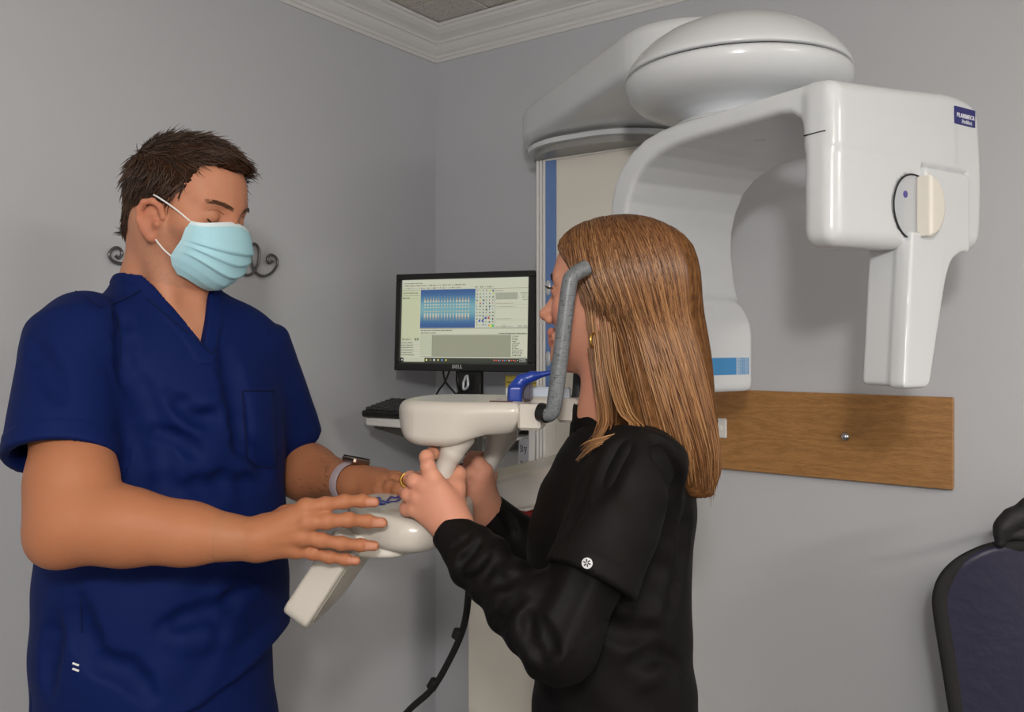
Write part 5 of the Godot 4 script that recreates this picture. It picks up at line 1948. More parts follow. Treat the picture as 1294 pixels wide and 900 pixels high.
func man_hair(who: Node3D, H: Transform3D, hd: Field) -> void:
	var hr := Field.new()
	hr.ell(H * Vector3(-0.011, 0.020, 0), Vector3(0.0925, 0.0805, 0.0770), 0.02, 0, H.basis)
	hr.ell(H * Vector3(0.020, 0.046, 0.0), Vector3(0.062, 0.050, 0.064), 0.03, 0, H.basis)
	hr.ell(H * Vector3(0.042, 0.079, -0.004), Vector3(0.038, 0.016, 0.050), 0.02, 0, H.basis * Basis(Vector3(0, 0, 1), -0.28))
	hr.ell(H * Vector3(-0.055, -0.045, 0), Vector3(0.036, 0.055, 0.052), 0.03, 0, H.basis)
	# face, ears and nape are free of hair
	hr.box(H * Vector3(0.142, -0.030, 0), Vector3(0.085, 0.100, 0.14), 0.01, 0.010, 1, H.basis * Basis(Vector3(0, 0, 1), 0.05))
	hr.box(H * Vector3(0.02, -0.128, 0), Vector3(0.16, 0.085, 0.14), 0.01, 0.010, 1, H.basis * Basis(Vector3(0, 0, 1), 0.42))
	for sg in [-1.0, 1.0]:
		hr.ell(H * Vector3(-0.001, -0.040, 0.085 * sg), Vector3(0.027, 0.036, 0.03), 0.006, 1, H.basis)
	var fn := FastNoiseLite.new()
	fn.seed = 17
	fn.frequency = 1.0
	var hi := H.affine_inverse()
	hr.warp = func(p: Vector3) -> float:
		var l := hi * p
		return 0.0035 * fn.get_noise_3d(l.x * 40.0 + l.y * 25.0, l.y * 90.0, l.z * 60.0) * smoothstep(-0.03, 0.05, l.y)
	hr.warp_max = 0.004
	var s := Shape.new()
	var b := fit(hr)
	var c0 := lin(62, 42, 30)
	var c1 := lin(38, 25, 18)
	net(hr, b[0], b[1], 0.0036, s, func(p: Vector3, n: Vector3) -> Color: return c0.lerp(c1, 0.5 + 0.5 * fn.get_noise_3dv((hi * p) * Vector3(60, 160, 160))))
	var hm := vmat(0.45)
	var dull := vmat(0.8)
	dull.metallic_specular = 0.15
	var hair := put("hair", s, dull, who)
	var rg := RandomNumberGenerator.new()
	rg.seed = 77
	var st := Shape.new()
	strands_on(st, s, 6500, func(p: Vector3, n: Vector3) -> bool: return (hi.basis * n).x < 0.6 and (hi * p).x < 0.062,
		func(p: Vector3, n: Vector3, r: RandomNumberGenerator) -> Vector3:
			var l := hi * p
			var up := smoothstep(0.02, 0.075, l.y)
			return H.basis * Vector3(lerpf(-0.35, 1.0, up) + r.randf_range(-0.15, 0.15), lerpf(-1.0, 0.15, up) + r.randf_range(-0.12, 0.12), r.randf_range(-0.15, 0.15) - 0.3 * up),
		Vector2(0.016, 0.034), 0.0008, [lin(88, 62, 45), lin(34, 23, 17)], rg, 0.0022)
	put("strands", st, hm, hair).set_meta("kind", "stuff")
	# brows
	var br := Shape.new()
	var hall := hd.all()
	br.colored = true
	for sg in [-1.0, 1.0]:
		br = Shape.new()
		br.colored = true
		for i in 95:
			var t := rg.randf()
			var z: float = lerpf(0.011, 0.050, t)
			var y: float = 0.0095 + 0.0055 * sin(t * 2.4) + rg.randf_range(-0.003, 0.003)
			var a := hd.march(H * Vector3(0.14, y, z * sg), -H.basis.x, 0.0, hall) + H.basis.x * 0.0004
			var d := (H.basis * Vector3(-0.35, 0.25 - 0.5 * t, sg)).normalized()
			tube([a, a + d * 0.004 + H.basis.x * 0.0008, a + d * 0.008], [0.0005, 0.0004, 0.0002], 3, br, lin(70, 46, 33).lerp(lin(112, 80, 58), rg.randf()))
		put("eyebrow", br, hm, who).set_meta("kind", "stuff")
		var ls := []
		for i in 9:
			var z2: float = lerpf(0.017, 0.045, i / 8.0)
			ls.append(hd.march(H * Vector3(0.14, -0.0135 - 0.0055 * sin(i / 8.0 * PI), z2 * sg), -H.basis.x, 0.0, hall) + H.basis.x * 0.0006)
		var lt := Shape.new()
		lt.colored = true
		tube(ls, 0.0011, 6, lt, lin(40, 26, 20))
		put("eyelash_line", lt, hm, who)
		var cr := []
		for i in 9:
			var z3: float = lerpf(0.018, 0.046, i / 8.0)
			cr.append(hd.march(H * Vector3(0.14, -0.001 + 0.0035 * sin(i / 8.0 * PI), z3 * sg), -H.basis.x, 0.0, hall) - H.basis.x * 0.0002)
		var lt2 := Shape.new()
		lt2.colored = true
		tube(cr, 0.0006, 6, lt2, lin(140, 88, 66))
		put("eyelid_crease", lt2, hm, who)

func man_mask(who: Node3D, H: Transform3D, hd: Field) -> void:
	# rows from top to bottom: side point (x, y, z) and middle point (x, y) in the head frame
	var rows := [[0.066, -0.0225, 0.064, 0.100, -0.0085], [0.065, -0.031, 0.065, 0.110, -0.017], [0.064, -0.043, 0.066, 0.120, -0.034], [0.063, -0.054, 0.066, 0.124, -0.056], [0.060, -0.062, 0.066, 0.124, -0.075], [0.055, -0.072, 0.065, 0.120, -0.094], [0.049, -0.085, 0.063, 0.112, -0.110], [0.052, -0.098, 0.058, 0.100, -0.121], [0.060, -0.110, 0.050, 0.086, -0.126]]
	var s := Shape.new()
	s.colored = true
	var nu := 44
	var nv := 48
	var blue := lin(168, 214, 226)
	var pale := lin(214, 228, 232)
	for j in nv + 1:
		var f := j / float(nv) * (rows.size() - 1)
		var i0 := mini(int(f), rows.size() - 2)
		var t := f - i0
		t = t * t * (3 - 2 * t) * 0.3 + t * 0.7
		var r := []
		for c in 5:
			r.append(lerpf(rows[i0][c], rows[i0 + 1][c], t))
		var v := j / float(nv)
		# three pleats fold the sheet over itself
		var pl := 0.0
		for q in [0.36, 0.50, 0.64]:
			var e: float = v - q
			if e > -0.10 and e < 0.0:
				pl += 0.0050 * (1.0 + e / 0.10)
		for i in nu + 1:
			var a := (i / float(nu) * 2.0 - 1.0) * PI / 2
			var ca := pow(cos(a), 0.62) if cos(a) > 0.0001 else 0.0
			var mid := 1.0 - absf(a) / (PI / 2)
			var bulge := (pl * smoothstep(0.0, 0.3, mid) * (0.6 + 0.4 * mid))
			var p := Vector3(r[0] + (r[3] - r[0]) * ca, lerpf(r[1], r[4], 1.0 - pow(absf(sin(a)), 1.6)), r[2] * sin(a))
			var n2 := Vector3(cos(a) * 0.9, 0.0, sin(a)).normalized()
			s.v.append(H * (p + n2 * bulge))
			s.n.append(Vector3.ZERO)
			var c := blue
			if v < 0.075:
				c = pale
			elif mid < 0.07 and int(j) % 2 == 0:
				c = blue.lerp(pale, 0.35)
			s.c.append(c)
	for j in nv:
		for i in nu:
			var a := j * (nu + 1) + i
			s.quad(a, a + nu + 1, a + nu + 2, a + 1)
	recalc(s)
	# the sheet's inner face, two millimetres behind
	var m := s.v.size()
	for i in m:
		s.v.append(s.v[i] - s.n[i] * 0.0015 * signf(s.n[i].dot(s.v[i] - H * Vector3(0.03, -0.06, 0))))
		s.n.append(-s.n[i])
		s.c.append(pale)
	var mm := vmat(0.8)
	mm.normal_enabled = true
	mm.normal_texture = noise_tex(256, 0.05, true, 2.0, 61)
	mm.normal_scale = 0.2
	triplanar(mm, 16.0)
	for j in nv:
		for i in nu:
			var a := m + j * (nu + 1) + i
			s.quad(a, a + 1, a + nu + 2, a + nu + 1)
	var mk := Node3D.new()
	mk.name = "face_mask"
	who.add_child(mk)
	mk.set_meta("label", "pleated pale blue surgical mask")
	put("pleated_sheet", s, mm, mk)
	for sg in [-1.0, 1.0]:
		put("ear_loop", tube(curve([H * Vector3(0.068, -0.0235, 0.0645 * sg), H * Vector3(0.044, -0.012, 0.0745 * sg), H * Vector3(0.018, -0.004, 0.0805 * sg), H * Vector3(0.004, -0.002, 0.079 * sg)], 6), 0.0014, 8), M.white_paint, mk)
		put("ear_loop", tube(curve([H * Vector3(0.050, -0.084, 0.0635 * sg), H * Vector3(0.038, -0.078, 0.0675 * sg), H * Vector3(0.024, -0.068, 0.0715 * sg), H * Vector3(0.016, -0.062, 0.0715 * sg)], 6), 0.0014, 8), M.white_paint, mk)

var WOMAN_AT := Vector3(0.152, 0, -1.29)

func woman() -> void:
	var who := thing("person", "woman with long light brown hair in black scrubs gripping the handles", "person", WOMAN_AT)
	var body := Transform3D(Basis(FW, Vector3.UP, FW.cross(Vector3.UP)), WOMAN_AT)     # z is her right, away from the photographer
	var yaw := deg_to_rad(28.0)
	var hf := Vector3(-cos(yaw), 0.03, -sin(yaw)).normalized()
	var hz := hf.cross(Vector3.UP).normalized()
	var H := Transform3D(Basis(hf, hz.cross(hf), hz), pos(774, 368, 1.25))
	var hinv := H.affine_inverse()
	# ---------------- skin: head, neck, hands
	var hd := Field.new()
	hd.ell(H * Vector3(-0.010, 0.026, 0), Vector3(0.086, 0.074, 0.070), 0.02, 0, H.basis)
	hd.ell(H * Vector3(0.028, 0.030, 0), Vector3(0.056, 0.052, 0.056), 0.03, 0, H.basis)
	hd.ell(H * Vector3(0.030, -0.042, 0), Vector3(0.056, 0.070, 0.052), 0.03, 0, H.basis)
	for sg in [-1.0, 1.0]:
		hd.cone(H * Vector3(-0.002, -0.050, 0.048 * sg), H * Vector3(0.066, -0.098, 0.012 * sg), 0.015, 0.014, 0.03)
		hd.ball(H * Vector3(0.052, -0.030, 0.038 * sg), 0.020, 0.03)
		hd.cone(H * Vector3(0.080, 0.017, 0.010 * sg), H * Vector3(0.066, 0.018, 0.042 * sg), 0.008, 0.007, 0.018)
		hd.ball(H * Vector3(0.095, -0.002, 0.031 * sg), 0.015, 0.014, 1)
		hd.ell(H * Vector3(0.070, -0.001, 0.029 * sg), Vector3(0.0145, 0.013, 0.0155), 0.004, 0, H.basis)
		hd.ball(H * Vector3(0.096, -0.043, 0.0095 * sg), 0.0075, 0.006)
		hd.cone(H * Vector3(0.0965, -0.0630, 0.001 * sg), H * Vector3(0.083, -0.0685, 0.020 * sg), 0.0046, 0.003, 0.010)
		hd.cone(H * Vector3(0.0935, -0.0765, 0.001 * sg), H * Vector3(0.082, -0.0705, 0.019 * sg), 0.0052, 0.003, 0.010)
		hd.cone(H * Vector3(0.1045, -0.0702, 0.001 * sg), H * Vector3(0.086, -0.0702, 0.021 * sg), 0.0016, 0.001, 0.003, 1)
		hd.ell(H * Vector3(-0.016, -0.022, 0.052 * sg), Vector3(0.012, 0.024, 0.009), 0.008, 0, H.basis)
		hd.ball(H * Vector3(0.003, -0.050, 0.060 * sg), 0.008, 0.006)
	hd.cone(H * Vector3(0.084, 0.002, 0), H * Vector3(0.1055, -0.0345, 0), 0.0065, 0.0088, 0.012)
	hd.ball(H * Vector3(0.1085, -0.0355, 0), 0.0088, 0.006)
	hd.ell(H * Vector3(0.075, -0.101, 0), Vector3(0.018, 0.016, 0.018), 0.02, 0, H.basis)
	var neck0 := body * Vector3(0.005, 1.300, 0.0)
	hd.cone(H * Vector3(-0.018, -0.055, 0), neck0, 0.048, 0.049, 0.03)
	hd.cone(H * Vector3(0.0, -0.075, -0.028), body * Vector3(0.05, 1.30, -0.015), 0.015, 0.010, 0.02)
	hd.loft(body, [[1.12, 0.0, 0.0, 0.08, 0.11], [1.24, -0.005, 0.0, 0.07, 0.10], [1.285, -0.008, 0.0, 0.055, 0.08], [1.315, -0.005, 0.0, 0.045, 0.055]], 0.03)
	# left hand on the near grip, right hand on the far one
	var lw := pos(571, 660, 1.187)
	var ha := Field.new()
	ha.cone(pos(590, 690, 1.175), lw, 0.027, 0.0245, 0.02)
	var mc := [pos(548, 606, 1.178), pos(536, 613, 1.180), pos(527, 627, 1.184), pos(523, 643, 1.190)]
	for i in 4:
		ha.cone(lw + Vector3(0.004 - 0.004 * i, 0.004 - 0.003 * i, 0.0), mc[i], 0.0185, 0.0105, 0.015)
		ha.ball(mc[i], 0.0104, 0.005)
	ha.cone(pos(560, 635, 1.192), pos(550, 618, 1.197), 0.02, 0.018, 0.02)
	finger(ha, [mc[0], pos(541, 590, 1.180), pos(539, 578, 1.192), pos(547, 573, 1.218), pos(560, 577, 1.242)], 0.0100, 0.0074, 0.006)
	finger(ha, [mc[1], pos(523, 608, 1.184), pos(519, 604, 1.204), pos(530, 604, 1.235), pos(547, 608, 1.25)], 0.0098, 0.0072, 0.006)
	finger(ha, [mc[2], pos(516, 625, 1.190), pos(513, 623, 1.208), pos(524, 624, 1.242), pos(540, 628, 1.255)], 0.0094, 0.0070, 0.006)
	finger(ha, [mc[3], pos(514, 644, 1.196), pos(513, 642, 1.212), pos(520, 643, 1.238), pos(532, 645, 1.252)], 0.0086, 0.0064, 0.006)
	finger(ha, [pos(573, 642, 1.195), pos(575, 618, 1.208), pos(578, 600, 1.228), pos(572, 590, 1.246)], 0.0150, 0.0085, 0.012)
	var rw := pos(611, 640, 1.372)
	var hb := Field.new()
	hb.cone(pos(626, 652, 1.382), rw, 0.018, 0.0235, 0.02)
	var mc2 := [pos(612, 596, 1.335), pos(606, 602, 1.328), pos(600, 616, 1.328), pos(598, 630, 1.334)]
	for i in 4:
		hb.cone(rw + Vector3(0.0, 0.003 - 0.003 * i, 0.0), mc2[i], 0.0205, 0.0125, 0.02)
	finger(hb, [mc2[0], pos(604, 586, 1.332), pos(594, 584, 1.345), pos(592, 590, 1.368)], 0.0112, 0.0082, 0.007)
	finger(hb, [mc2[1], pos(593, 598, 1.325), pos(586, 598, 1.340), pos(588, 603, 1.365)], 0.0108, 0.0080, 0.007)
	finger(hb, [mc2[2], pos(590, 614, 1.327), pos(583, 614, 1.342), pos(586, 618, 1.365)], 0.0104, 0.0078, 0.007)
	finger(hb, [mc2[3], pos(590, 628, 1.333), pos(584, 629, 1.347), pos(587, 631, 1.365)], 0.0086, 0.0064, 0.006)
	finger(hb, [pos(612, 622, 1.37), pos(616, 600, 1.375), pos(610, 582, 1.372), pos(596, 577, 1.362)], 0.0155, 0.0092, 0.012)
	var fn := FastNoiseLite.new()
	fn.seed = 6
	fn.frequency = 10.0
	var base := lin(200, 144, 118)
	var rosy := lin(204, 120, 102)
	var lips := lin(186, 92, 88)
	var dark := lin(54, 34, 26)
	var skin_col := func(p: Vector3, n: Vector3) -> Color:
		var c := base.lerp(rosy, clampf(0.3 + 0.5 * fn.get_noise_3dv(p), 0.0, 1.0) * 0.5)
		var l := hinv * p
		if l.length() < 0.15:
			var az := absf(l.z)
			if l.x > 0.07 and absf(l.y + 0.070) < 0.0125 and az < 0.021 and l.x > 0.086 - az * 0.2:
				c = c.lerp(lips, 0.45)
			c = c.lerp(rosy, 0.4 * exp(-pow((l - Vector3(0.055, -0.035, 0.045 * signf(l.z))).length() / 0.025, 2.0)))
		return c
	var out := Shape.new()
	var b0 := fit(hd)
	net(hd, b0[0], b0[1], 0.0034, out, skin_col)
	var b1 := fit(ha)
	net(ha, b1[0], b1[1], 0.0030, out, skin_col)
	var b2 := fit(hb)
	net(hb, b2[0], b2[1], 0.0034, out, skin_col)
	# arms under the sleeves join hands and trunk
	var ls := pos(806, 588, 1.135)
	var le := pos(706, 812, 1.075)
	var rs := body * Vector3(-0.01, 1.285, 0.15)
	var re := pos(726, 738, 1.45)
	var ar := Field.new()
	ar.chain([body * Vector3(0, 1.25, -0.08), ls, le, lw], [0.04, 0.018, 0.010, 0.012], 0.01)
	ar.chain([body * Vector3(0, 1.25, 0.08), rs, re, rw], [0.04, 0.018, 0.010, 0.012], 0.01)
	var b3 := fit(ar)
	net(ar, b3[0], b3[1], 0.009, out, skin_col)
	put("body", out, skin_mat(), who)
	# lashes, nails' ring, earring
	var hall := hd.all()
	var rg := RandomNumberGenerator.new()
	rg.seed = 12
	for sg in [-1.0, 1.0]:
		var lash := Shape.new()
		lash.colored = true
		for i in 22:
			var t := i / 21.0
			var a := hd.march(H * Vector3(0.14, 0.002 + 0.002 * sin(t * PI), (0.016 + 0.028 * t) * sg), -H.basis.x, 0.0, hall)
			tube([a, a + H.basis * Vector3(0.006, -0.0015, 0.001 * sg), a + H.basis * Vector3(0.010, 0.0020, 0.002 * sg)], [0.0006, 0.0005, 0.0002], 3, lash, dark)
		put("eyelashes", lash, vmat(0.6), who).set_meta("kind", "stuff")
		var brow := Shape.new()
		brow.colored = true
		for i in 80:
			var t2 := rg.randf()
			var a2 := hd.march(H * Vector3(0.14, 0.0155 + 0.006 * sin(t2 * 2.3) + rg.randf_range(-0.0022, 0.0022), lerpf(0.009, 0.046, t2) * sg), -H.basis.x, 0.0, hall) + H.basis.x * 0.0004
			var d2 := (H.basis * Vector3(-0.3, 0.25 - 0.5 * t2, sg)).normalized()
			tube([a2, a2 + d2 * 0.004 + H.basis.x * 0.0008, a2 + d2 * 0.007], [0.0005, 0.0004, 0.0002], 3, brow, lin(84, 54, 36).lerp(dark, rg.randf()))
		put("eyebrow", brow, vmat(0.6), who).set_meta("kind", "stuff")
	put("earring", tube(hoop(pos(750, 430, 1.178), 0.0095, Vector3(0.85, 0, 0.5)), 0.0016, 8), M.gold, who, "small gold hoop earring")
	put("finger_ring", tube(hoop(pos(516, 607, 1.203), 0.0102, Vector3(0.1, 0.1, 1)), 0.0022, 8), M.gold, who, "gold ring")
	put("thumb_ring", tube(hoop(pos(584, 595, 1.345), 0.0108, Vector3(0.8, 0.3, 0.5)), 0.002, 8), M.chrome, who, "silver ring")
	woman_clothes(who, body, ls, le, lw, rs, re, rw)
	woman_hair(who, H)

func hoop(c: Vector3, r: float, axis: Vector3) -> Array:
	var z := axis.normalized()
	var x := z.cross(Vector3.UP).normalized()
	var y := z.cross(x)
	var o := []
	for i in 33:
		var a := TAU * i / 32.0
		o.append(c + (x * cos(a) + y * sin(a)) * r)
	return o

func woman_clothes(who: Node3D, body: Transform3D, ls: Vector3, le: Vector3, lw: Vector3, rs: Vector3, re: Vector3, rw: Vector3) -> void:
	var black := cloth_mat(Color8(15, 13, 13), 0.6)
	# ---- long-sleeved shirt under the scrubs
	var un := Field.new()
	var cu := pos(566, 668, 1.184)
	un.chain([ls, ls.lerp(le, 0.5), le], [0.050, 0.048, 0.047], 0.03)
	un.chain([le, le.lerp(cu, 0.30), le.lerp(cu, 0.7), cu], [0.046, 0.0425, 0.0365, 0.0285], 0.025)
	var ru := pos(616, 644, 1.374)
	un.chain([rs, rs.lerp(re, 0.5), re], [0.050, 0.047, 0.043], 0.03)
	un.chain([re, re.lerp(ru, 0.5), ru], [0.044, 0.038, 0.0295], 0.025)
	# crumpled sleeve: folds across the forearm and at the elbow
	crease(un, [[586, 742], [604, 728], [622, 706]], 0.007, 0.002, 0.016)
	crease(un, [[578, 712], [592, 702], [606, 684]], 0.006, 0.002, 0.014)
	crease(un, [[606, 768], [622, 742], [648, 728]], 0.007, 0.002, 0.018)
	crease(un, [[628, 800], [640, 770], [664, 752]], 0.006, 0.001, 0.018)
	crease(un, [[668, 778], [672, 806], [684, 834]], 0.008, 0.002, 0.02)
	crease(un, [[684, 780], [690, 804], [704, 826]], 0.007, 0.002, 0.016)
	crease(un, [[654, 792], [656, 816], [664, 838]], 0.006, 0.001, 0.016, false)
	crease(un, [[590, 722], [606, 712], [618, 694]], 0.006, -0.001, 0.014, false)
	crease(un, [[572, 690], [582, 686], [596, 672]], 0.004, 0.001, 0.012)
	crease(un, [[635, 648], [645, 662], [650, 680]], 0.006, 0.001, 0.016)
	# flat cuffs with the hand coming out
	un.box(cu + (cu - le).normalized() * 0.03, Vector3(0.05, 0.03, 0.05), 0.001, 0.002, 1, axis_frame(le, cu, Vector3(0, 0, 1)).basis)
	un.box(ru + (ru - re).normalized() * 0.03, Vector3(0.05, 0.03, 0.05), 0.001, 0.002, 1, axis_frame(re, ru, Vector3(0, 0, 1)).basis)
	un.cone(body * Vector3(0.002, 1.29, 0), body * Vector3(0.006, 1.352, 0), 0.066, 0.057, 0.02)
	un.cone(body * Vector3(0.006, 1.346, 0), body * Vector3(0.012, 1.45, 0), 0.0475, 0.065, 0.004, 1)
	var fi := le - cu
	var fl := fi.length()
	var fd := fi / fl
	un.warp = func(p: Vector3) -> float:
		var q := p - cu
		var t := q.dot(fd)
		if t > 0.02 and t < fl + 0.03:
			return 0.0018 * sin(t * 150.0 + 40.0 * q.x + 30.0 * q.y) * smoothstep(0.02, 0.06, t)
		return 0.0
	un.warp_max = 0.002
	var b := fit(un)
	put("long_sleeve_shirt", field_mesh(un, b[0], b[1], 0.0052), black, who)
	# ---- scrub top
	var sh := Field.new()
	var hem := pos(746, 733, 1.078)
	var fr := axis_frame(ls, hem, Vector3(0, 0, 1))
	var L := (hem - ls).length()
	sh.ball(pos(812, 592, 1.16), 0.055, 0.05)
	sh.loft(fr, [[-0.035, 0.0, 0.0, 0.045, 0.045], [0.0, 0.0, 0.0, 0.056, 0.056], [L * 0.5, 0.0, 0.0, 0.060, 0.057], [L, 0.0, 0.0, 0.061, 0.057]], 0.04, 0, 0.002)
	sh.cone(hem + fr.basis.y * 0.01, hem - fr.basis.y * 0.02, 0.0465, 0.044, 0.002, 1)
	var hem2 := rs.lerp(re, 0.55)
	var f2 := axis_frame(rs, hem2, Vector3(0, 0, 1))
	var L2 := (hem2 - rs).length()
	sh.loft(f2, [[-0.03, 0.0, 0.0, 0.045, 0.045], [0.0, 0.0, 0.0, 0.055, 0.055], [L2, 0.0, 0.0, 0.060, 0.057]], 0.04, 0, 0.002)
	sh.loft(body, [[0.80, -0.004, 0.0, 0.128, 0.172], [0.90, -0.004, 0.0, 0.124, 0.166], [0.98, -0.002, 0.0, 0.118, 0.160], [1.06, 0.002, 0.0, 0.119, 0.160], [1.14, 0.004, 0.0, 0.124, 0.162], [1.20, -0.002, 0.0, 0.122, 0.164], [1.25, -0.010, 0.0, 0.112, 0.160], [1.29, -0.014, 0.0, 0.094, 0.142], [1.318, -0.012, 0.0, 0.078, 0.105], [1.338, -0.008, 0.0, 0.066, 0.072]], 0.045, 0, 0.004)
	sh.cone(body * Vector3(0.0, 1.325, 0), body * Vector3(0.01, 1.45, 0), 0.064, 0.09, 0.006, 1)
	crease(sh, [[852, 600], [846, 660], [836, 720], [812, 780]], 0.014, 0.005, 0.035)
	crease(sh, [[868, 640], [866, 700], [850, 770]], 0.010, 0.003, 0.03)
	crease(sh, [[750, 780], [790, 800], [830, 800]], 0.010, 0.003, 0.03)
	crease(sh, [[800, 840], [830, 830], [860, 850]], 0.010, 0.002, 0.025)
	crease(sh, [[810, 870], [830, 850], [845, 846]], 0.008, 0.002, 0.02, false)
	crease(sh, [[740, 600], [725, 640], [705, 690]], 0.010, 0.003, 0.03)
	crease(sh, [[830, 560], [850, 600], [856, 640]], 0.008, 0.001, 0.03)
	crease(sh, [[790, 560], [770, 590], [752, 630]], 0.010, 0.002, 0.03)
	var fv := fr.affine_inverse()
	sh.warp = func(p: Vector3) -> float:
		var q := fv * p
		var a := 0.0
		if q.y > L - 0.022 and Vector2(q.x, q.z).length() < 0.075:
			a += 0.0010
		return a + 0.0012 * sin(p.y * 55.0 + p.x * 70.0 + 2.0 * sin(p.y * 20.0))
	sh.warp_max = 0.003
	var b2 := fit(sh)
	var top := put("scrub_top", field_mesh(sh, b2[0], b2[1], 0.0062), cloth_mat(Color8(17, 15, 15), 0.62), who)
	# round woven badge on the sleeve
	var c := seen_on(sh, 742, 712)
	var n := sh.grad(c, sh.all(), 0.004)
	var bx := axis_frame(c, c + n, Vector3.UP)
	put("badge", lathe([Vector2(0.0066, -0.0005), Vector2(0.0066, 0.0010), Vector2(0.0, 0.0013)], 32, bx), M.paper, top, "small round white badge")
	var star := Shape.new()
	for k in 6:
		var a := TAU * k / 6.0 + 0.3
		tube([bx * Vector3(cos(a) * 0.0012, 0.0016, sin(a) * 0.0012), bx * Vector3(cos(a) * 0.0046, 0.0014, sin(a) * 0.0046)], [0.0006, 0.0009], 6, star)
	put("badge_star", star, M.black_matte, top)
	legs(who, body, cloth_mat(Color8(17, 15, 15), 0.7), 0.84, 0.112, 0.155, M.black)

func hair_rows() -> Array:   # height in the picture, left and right edge there, depth of the middle, half depth
	return [[318, 740, 864, 1.262, 0.072], [350, 740, 874, 1.258, 0.082], [400, 744, 886, 1.254, 0.086], [460, 752, 897, 1.248, 0.086], [520, 766, 903, 1.240, 0.080], [565, 784, 908, 1.232, 0.070], [598, 824, 908, 1.230, 0.050], [626, 864, 900, 1.230, 0.022]]

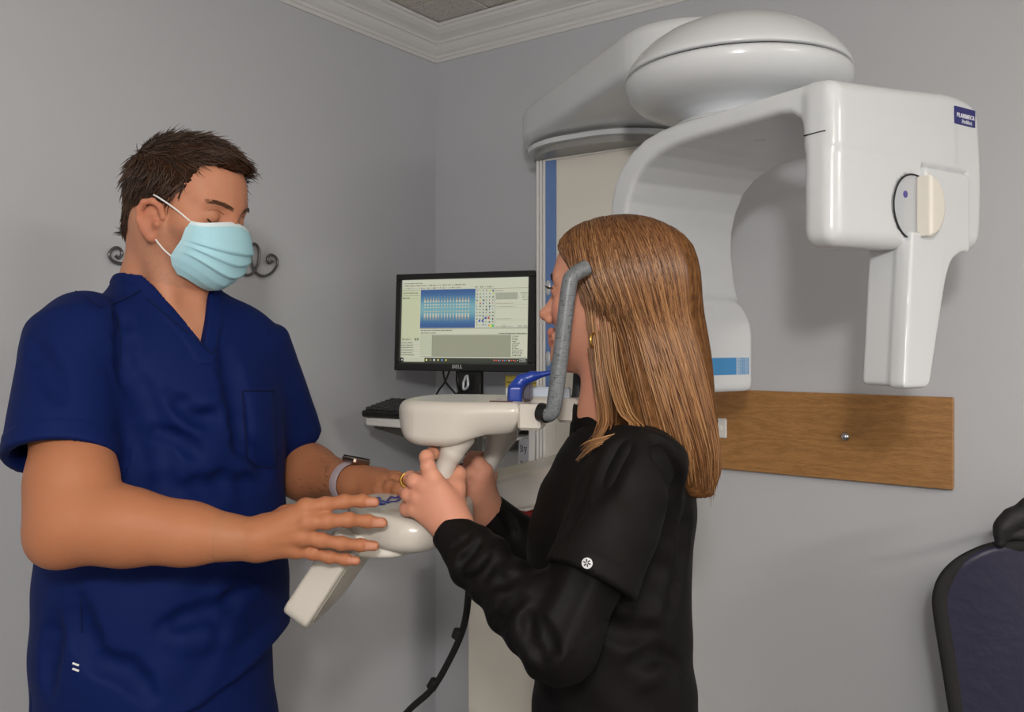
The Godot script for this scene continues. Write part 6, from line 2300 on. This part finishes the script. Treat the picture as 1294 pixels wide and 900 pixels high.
func woman_hair(who: Node3D, H: Transform3D) -> void:
	var F := Field.new()
	var rows := []
	for r in hair_rows():
		var a := pos(r[1], r[0], r[3])
		var b := pos(r[2], r[0], r[3])
		rows.append([a.y, (a.x + b.x) / 2, -r[3], (b.x - a.x) / 2, r[4]])
	rows.reverse()
	F.loft(Transform3D(), rows, 0.02, 0, 0.004)
	F.ell(H * Vector3(-0.020, 0.026, 0), Vector3(0.098, 0.081, 0.083), 0.04, 0, H.basis)
	F.ell(H * Vector3(0.020, 0.052, 0), Vector3(0.064, 0.046, 0.062), 0.02, 0, H.basis)
	# the face stays free
	F.slab(H, PackedVector2Array([Vector2(0.30, 0.084), Vector2(0.080, 0.072), Vector2(0.052, 0.046), Vector2(0.030, 0.018), Vector2(0.015, -0.022), Vector2(0.008, -0.06), Vector2(-0.002, -0.11), Vector2(-0.004, -0.15), Vector2(0.3, -0.15)]), 0.2, 0.002, 0.008, 1)
	var fn := FastNoiseLite.new()
	fn.seed = 23
	fn.frequency = 1.0
	var strip := func(p: Vector3) -> float:
		var y := 1.62 - p.y
		var c := Vector2(p.x - (0.165 + y * 0.17), p.z + 1.27)
		return c.angle()
	F.warp = func(p: Vector3) -> float:
		var a: float = strip.call(p)
		return 0.0035 * fn.get_noise_2d(a * 9.0, p.y * 3.0) + 0.0016 * fn.get_noise_2d(a * 34.0, p.y * 6.0)
	F.warp_max = 0.005
	var s := Shape.new()
	var b := fit(F)
	var c0 := lin(80, 52, 31)
	var c1 := lin(136, 94, 58)
	net(F, b[0], b[1], 0.0048, s, func(p: Vector3, n: Vector3) -> Color:
		var a: float = strip.call(p)
		return c0.lerp(c1, clampf(0.5 + 0.8 * fn.get_noise_2d(a * 26.0, p.y * 5.0), 0.0, 1.0)))
	var hm := vmat(0.38)
	var dull := vmat(0.75)
	dull.metallic_specular = 0.2
	var hair := put("hair", s, dull, who)
	# strands run from the parting down over the volume
	var rg := RandomNumberGenerator.new()
	rg.seed = 99
	var st := Shape.new()
	st.colored = true
	var tones := [lin(74, 47, 29), lin(116, 77, 46), lin(154, 108, 67), lin(190, 146, 98)]
	var roots := lin(86, 50, 28)
	F.warp_max = 0.0
	var hall := F.all()
	for i in 3000:
		var sg := -1.0 if rg.randf() < 0.62 else 1.0
		var l0 := Vector3(lerpf(0.076, -0.09, rg.randf()), 0.0, 0.006 + sg * rg.randf_range(0.0, 0.012))
		l0.y = 0.13
		if rg.randf() < 0.35:
			l0.z = sg * rg.randf_range(0.0, 0.075)
		var p := F.march(H * l0, -H.basis.y, 0.0, hall)
		if F.ev(p, hall) > 0.003:
			continue
		var dir := H.basis * Vector3(-0.15 + rg.randf_range(-0.3, 0.2), 0.1, sg)
		var off := rg.randf_range(-0.0005, 0.0035)
		var pts := []
		var rad := []
		var steps := rg.randi_range(11, 21)
		var sway := rg.randf_range(-0.06, 0.06)
		for k in steps:
			var g := F.grad(p, hall, 0.003)
			pts.append(p + g * off)
			var grav := Vector3(0.30 + sway, -1.0, 0.0)
			grav = grav - g * grav.dot(g)
			dir = (dir * 0.72 + grav * 0.42)
			dir = (dir - g * dir.dot(g)).normalized()
			p += dir * 0.02
			p -= F.grad(p, hall, 0.003) * F.ev(p, hall)
			if absf(F.ev(p, hall)) > 0.006:
				break
			if g.y < -0.30 and k > 5:
				var tail := (dir * 0.5 + Vector3(0.12, -1.0, 0)).normalized()
				for j in rg.randi_range(0, 2):
					pts.append(pts[-1] + tail * 0.011)
				break
		var m := pts.size()
		if m < 6:
			continue
		for k in m:
			rad.append(0.0010 * minf(1.0, (m - k) / 4.0))
		var tone := clampf(rg.randf() * 2.2 + rg.randf() * 0.79, 0.0, 2.99)
		var own: Color = (tones[int(tone)] as Color).lerp(tones[int(tone) + 1], tone - int(tone))
		var dyed := []
		for k in m:
			dyed.append(roots.lerp(own, clampf(0.25 + (1.66 - (pts[k] as Vector3).y) * 5.0 + 0.25 * sin(i * 1.7), 0.0, 1.0)))   # grown-out dye: dark roots, fair lengths
		tube(pts, rad, 3, st, dyed)
	# locks falling forward over the shoulder
	for lock in [[[748, 360, 1.19], [756, 430, 1.175], [762, 490, 1.165], [768, 530, 1.15], [755, 556, 1.14], [728, 582, 1.14]], [[770, 400, 1.18], [778, 470, 1.165], [792, 520, 1.145], [806, 538, 1.13], [790, 550, 1.12], [752, 560, 1.125], [735, 570, 1.13]], [[758, 440, 1.18], [764, 500, 1.168], [766, 530, 1.16], [758, 550, 1.15], [740, 572, 1.145]]]:
		for i in 60:
			var pts2 := []
			var spread := rg.randfn(0.0, 1.0)
			var jx := spread * 5.0
			var jd := rg.randf_range(-0.006, 0.010)
			var cut := rg.randi_range(0, 9)
			var bend := rg.randf_range(-5, 5)
			for q in lock.size():
				var f: float = q / float(lock.size() - 1)
				pts2.append(pos(lock[q][0] + jx * (1.0 - 0.5 * f) + bend * sin(f * 3.0) - 4.0 * (1.0 - f), lock[q][1] + jx * 0.5 * f, lock[q][2] + jd + 0.012 * (1.0 - f)))
			pts2 = curve(pts2, 4)
			pts2 = pts2.slice(0, pts2.size() - cut)
			var r2 := []
			for k in pts2.size():
				r2.append(0.0009 * minf(1.0, (pts2.size() - k) / 5.0))
			var tone2 := rg.randf() * 2.4 + 0.5
			tube(pts2, r2, 3, st, (tones[int(tone2)] as Color).lerp(tones[mini(int(tone2) + 1, 3)], tone2 - int(tone2)))
	put("strands", st, hm, hair).set_meta("kind", "stuff")
